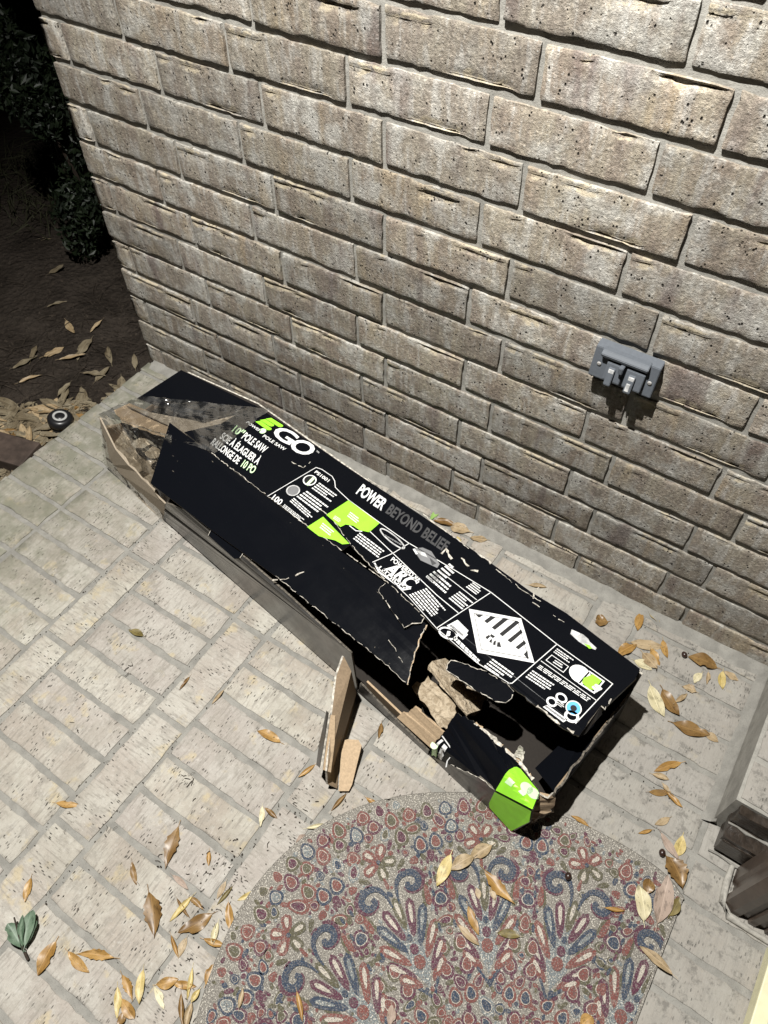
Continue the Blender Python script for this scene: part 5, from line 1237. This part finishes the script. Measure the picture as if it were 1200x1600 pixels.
for (x, y) in (((-10.526,4.201)), ((-8.208,2.172)), ((-6.64,0.702)), ((-5.365,0.522)), ((-3.735,0.337)), ((-3.774,-1.218)), ((-4.72,-1.831)), ((-4.438,-1.435)), ((-3.285,-0.816)), ((-2.014,-0.289)), ((-2.398,-1.287)), ((-2.498,-1.84)), ((-1.097,0.013)), ((-4.977,-2.421)), ((-4.27,1.372)), ((-1.736,-1.345)), ((-4.084,-2.87)), ((-1.204,-0.593))):
    where = ', out on the dark soil beside the shrub' if y > 1.2 else (', on the soil close to the wall corner' if x > -3.2 else ', on the open soil left of the wall corner')
    gleaf(x, y, r6.choice(('litter', 'tan', 'litter')), where, 'leaves on the garden soil', True)
V, F = [], []
for i in range(1500):
    y = -6.3 * r6.random() ** .75; x = -r6.uniform(.05, 3.8)
    if -x > .5 + 1.3 * max(.12, min(2.6, -y - 1.4)): continue
    z = lz(x, y) + r6.uniform(-.01, .05); a = r6.uniform(0, 6.28); L = r6.uniform(.08, .34); wd = L * r6.uniform(.2, .45); c_, d_ = math.cos(a), math.sin(a); k = len(V)
    V += [(x - c_ * L, y - d_ * L, z), (x - d_ * wd, y + c_ * wd, z + r6.uniform(.0, .06)), (x + c_ * L, y + d_ * L, z + r6.uniform(0, .05)), (x + d_ * wd, y - c_ * wd, z + r6.uniform(-.01, .05))]
    F += [(k + 2, k + 1, k), (k + 3, k + 2, k)]
tag(obj('leaf_scraps', V, F, M['leaf_litter']), kind='stuff')
# solar path light lying by the porch edge
X, Y = (-1.184,-3.47)
pl = empty('path_light', (X, Y, -.9)); tag(pl, 'small round black path light with white ring at the porch edge', 'path light')
pl.rotation_euler = (rad(-8), rad(10), 0)
v, f = lathe([(.25, -.25), (.34, -.1), (.36, .06), (.30, .10), (.38, .14), (.42, .22), (.42, .36), (.36, .44), (.30, .46)], 24); obj('lamp_body', v, f, M['blackplastic'], pl, smooth=True)
v, f = lathe([(.24, .455), (.24, .475), (.17, .48), (.165, .46)], 24); obj('ring', v[:], f[:-1], M['whitering'], pl, smooth=True)
v, f = lathe([(.16, .455), (.12, .485), (.03, .49)], 20); obj('sensor', v, f, M['blackplastic'], pl, smooth=True)
# timber edging
ed = bevelbox('timber_edging', -3.6, 0, -.55, .55, -.9, .30, M['timber'], None, .04, (-.55, -5.15, -.75)); ed.rotation_euler = (0, 0, rad(14)); tag(ed, 'dark brown timber edging at the garden side of the porch', 'edging')
# shrub behind the wall corner
def leaf_cloud(name, n, fn, size, m, parent, seed):
    r = random.Random(seed); V, F = [], []
    for i in range(n):
        c = Vector(fn(r)); a = Vector((r.gauss(0, 1), r.gauss(0, 1), r.gauss(0, 1) - .6)).normalized(); b = a.orthogonal().normalized(); b = (b * math.cos(i) + a.cross(b) * math.sin(i))
        s = size * r.uniform(.6, 1.3); t = b.cross(a).normalized(); k = len(V)
        V += [tuple(c - a * s), tuple(c + b * s * .42 + t * s * .1), tuple(c + a * s), tuple(c - b * s * .42 + t * s * .1)]; F += [(k, k + 1, k + 2), (k, k + 2, k + 3)]
    return obj(name, V, F, m, parent)
def shrub(cx, cy, rx, ry, h, n, size, seed, label, rz=0):
    t = empty('shrub', (cx, cy, soil_z(cx, cy))); tag(t, label, 'shrub', 'shrubs in the garden bed')
    r = random.Random(seed); cl = [(r.uniform(-.7, .7) * rx, r.uniform(-.7, .7) * ry, r.uniform(.2, .85) * h, r.uniform(.22, .42)) for q in range(16)]
    def fn(rr):
        c = rr.choice(cl); d = Vector((rr.gauss(0, 1), rr.gauss(0, 1), rr.gauss(0, 1))).normalized() * (rr.random() ** .4) * c[3]
        return (c[0] + d.x * rx, c[1] + d.y * ry, max(.15, c[2] + d.z * h * .5))
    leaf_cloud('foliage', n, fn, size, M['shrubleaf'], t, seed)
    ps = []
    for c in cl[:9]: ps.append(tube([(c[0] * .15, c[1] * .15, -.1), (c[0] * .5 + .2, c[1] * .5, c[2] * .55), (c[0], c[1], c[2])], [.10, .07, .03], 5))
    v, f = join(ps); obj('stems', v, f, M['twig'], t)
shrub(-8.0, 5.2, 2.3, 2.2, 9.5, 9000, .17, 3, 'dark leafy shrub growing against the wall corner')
shrub(-18.0, 14.0, 6.0, 4.5, 9.0, 3500, .42, 8, 'low dark shrub at the back of the garden bed')
shrub(-36, 26, 9, 7, 16, 3000, .8, 12, 'tall dark shrub far behind in the garden')
gr = []
r9 = random.Random(4)
for (cx, cy), n_ in (((-12.342,5.489), 40), ((-15.819,7.316), 60), ((-14.976,8.578), 30), ((-13.582,4.693), 30)):
    for i in range(n_):
        x, y = r9.gauss(cx, .9), r9.gauss(cy, .9); a = r9.uniform(0, 6.28); L = r9.uniform(.8, 2.2); z = soil_z(x, y)
        gr.append(tube([(x, y, z), (x + math.cos(a) * L * .3, y + math.sin(a) * L * .3, z + L * .5), (x + math.cos(a) * L * .8, y + math.sin(a) * L * .8, z + L * .45)], [.03, .025, .006], 3))
cl = []
for i in range(2600):
    x = -abs(r9.gauss(0, 1)) * 6 - .1; y = r9.uniform(-6.5, 7); z = soil_z(x, y); q = r9.uniform(.02, .09); a = r9.uniform(0, 6.28); c_, d_ = math.cos(a) * q, math.sin(a) * q
    if i % 6 == 0:
        L = r9.uniform(.3, 1.1); cl.append(tube([(x, y, z + .03), (x + c_ / q * L * .5, y + d_ / q * L * .5, z + r9.uniform(.03, .12)), (x + c_ / q * L + .1, y + d_ / q * L, z + .03)], .012, 3))
    else: cl.append(([(x - c_, y - d_, z - .02), (x + d_ * .7, y - c_ * .7, z - .02), (x + c_, y + d_, z - .02), (x - d_ * .7, y + c_ * .7, z - .02), (x + r9.uniform(-.3, .3) * q, y, z + q * .8)], [(0, 1, 4), (1, 2, 4), (2, 3, 4), (3, 0, 4)]))
v, f = join(cl); tag(obj('soil_clods', v, f, M['clod']), kind='stuff')
v, f = join(gr); tag(obj('garden_grass', v, f, M['grassblade']), kind='stuff')
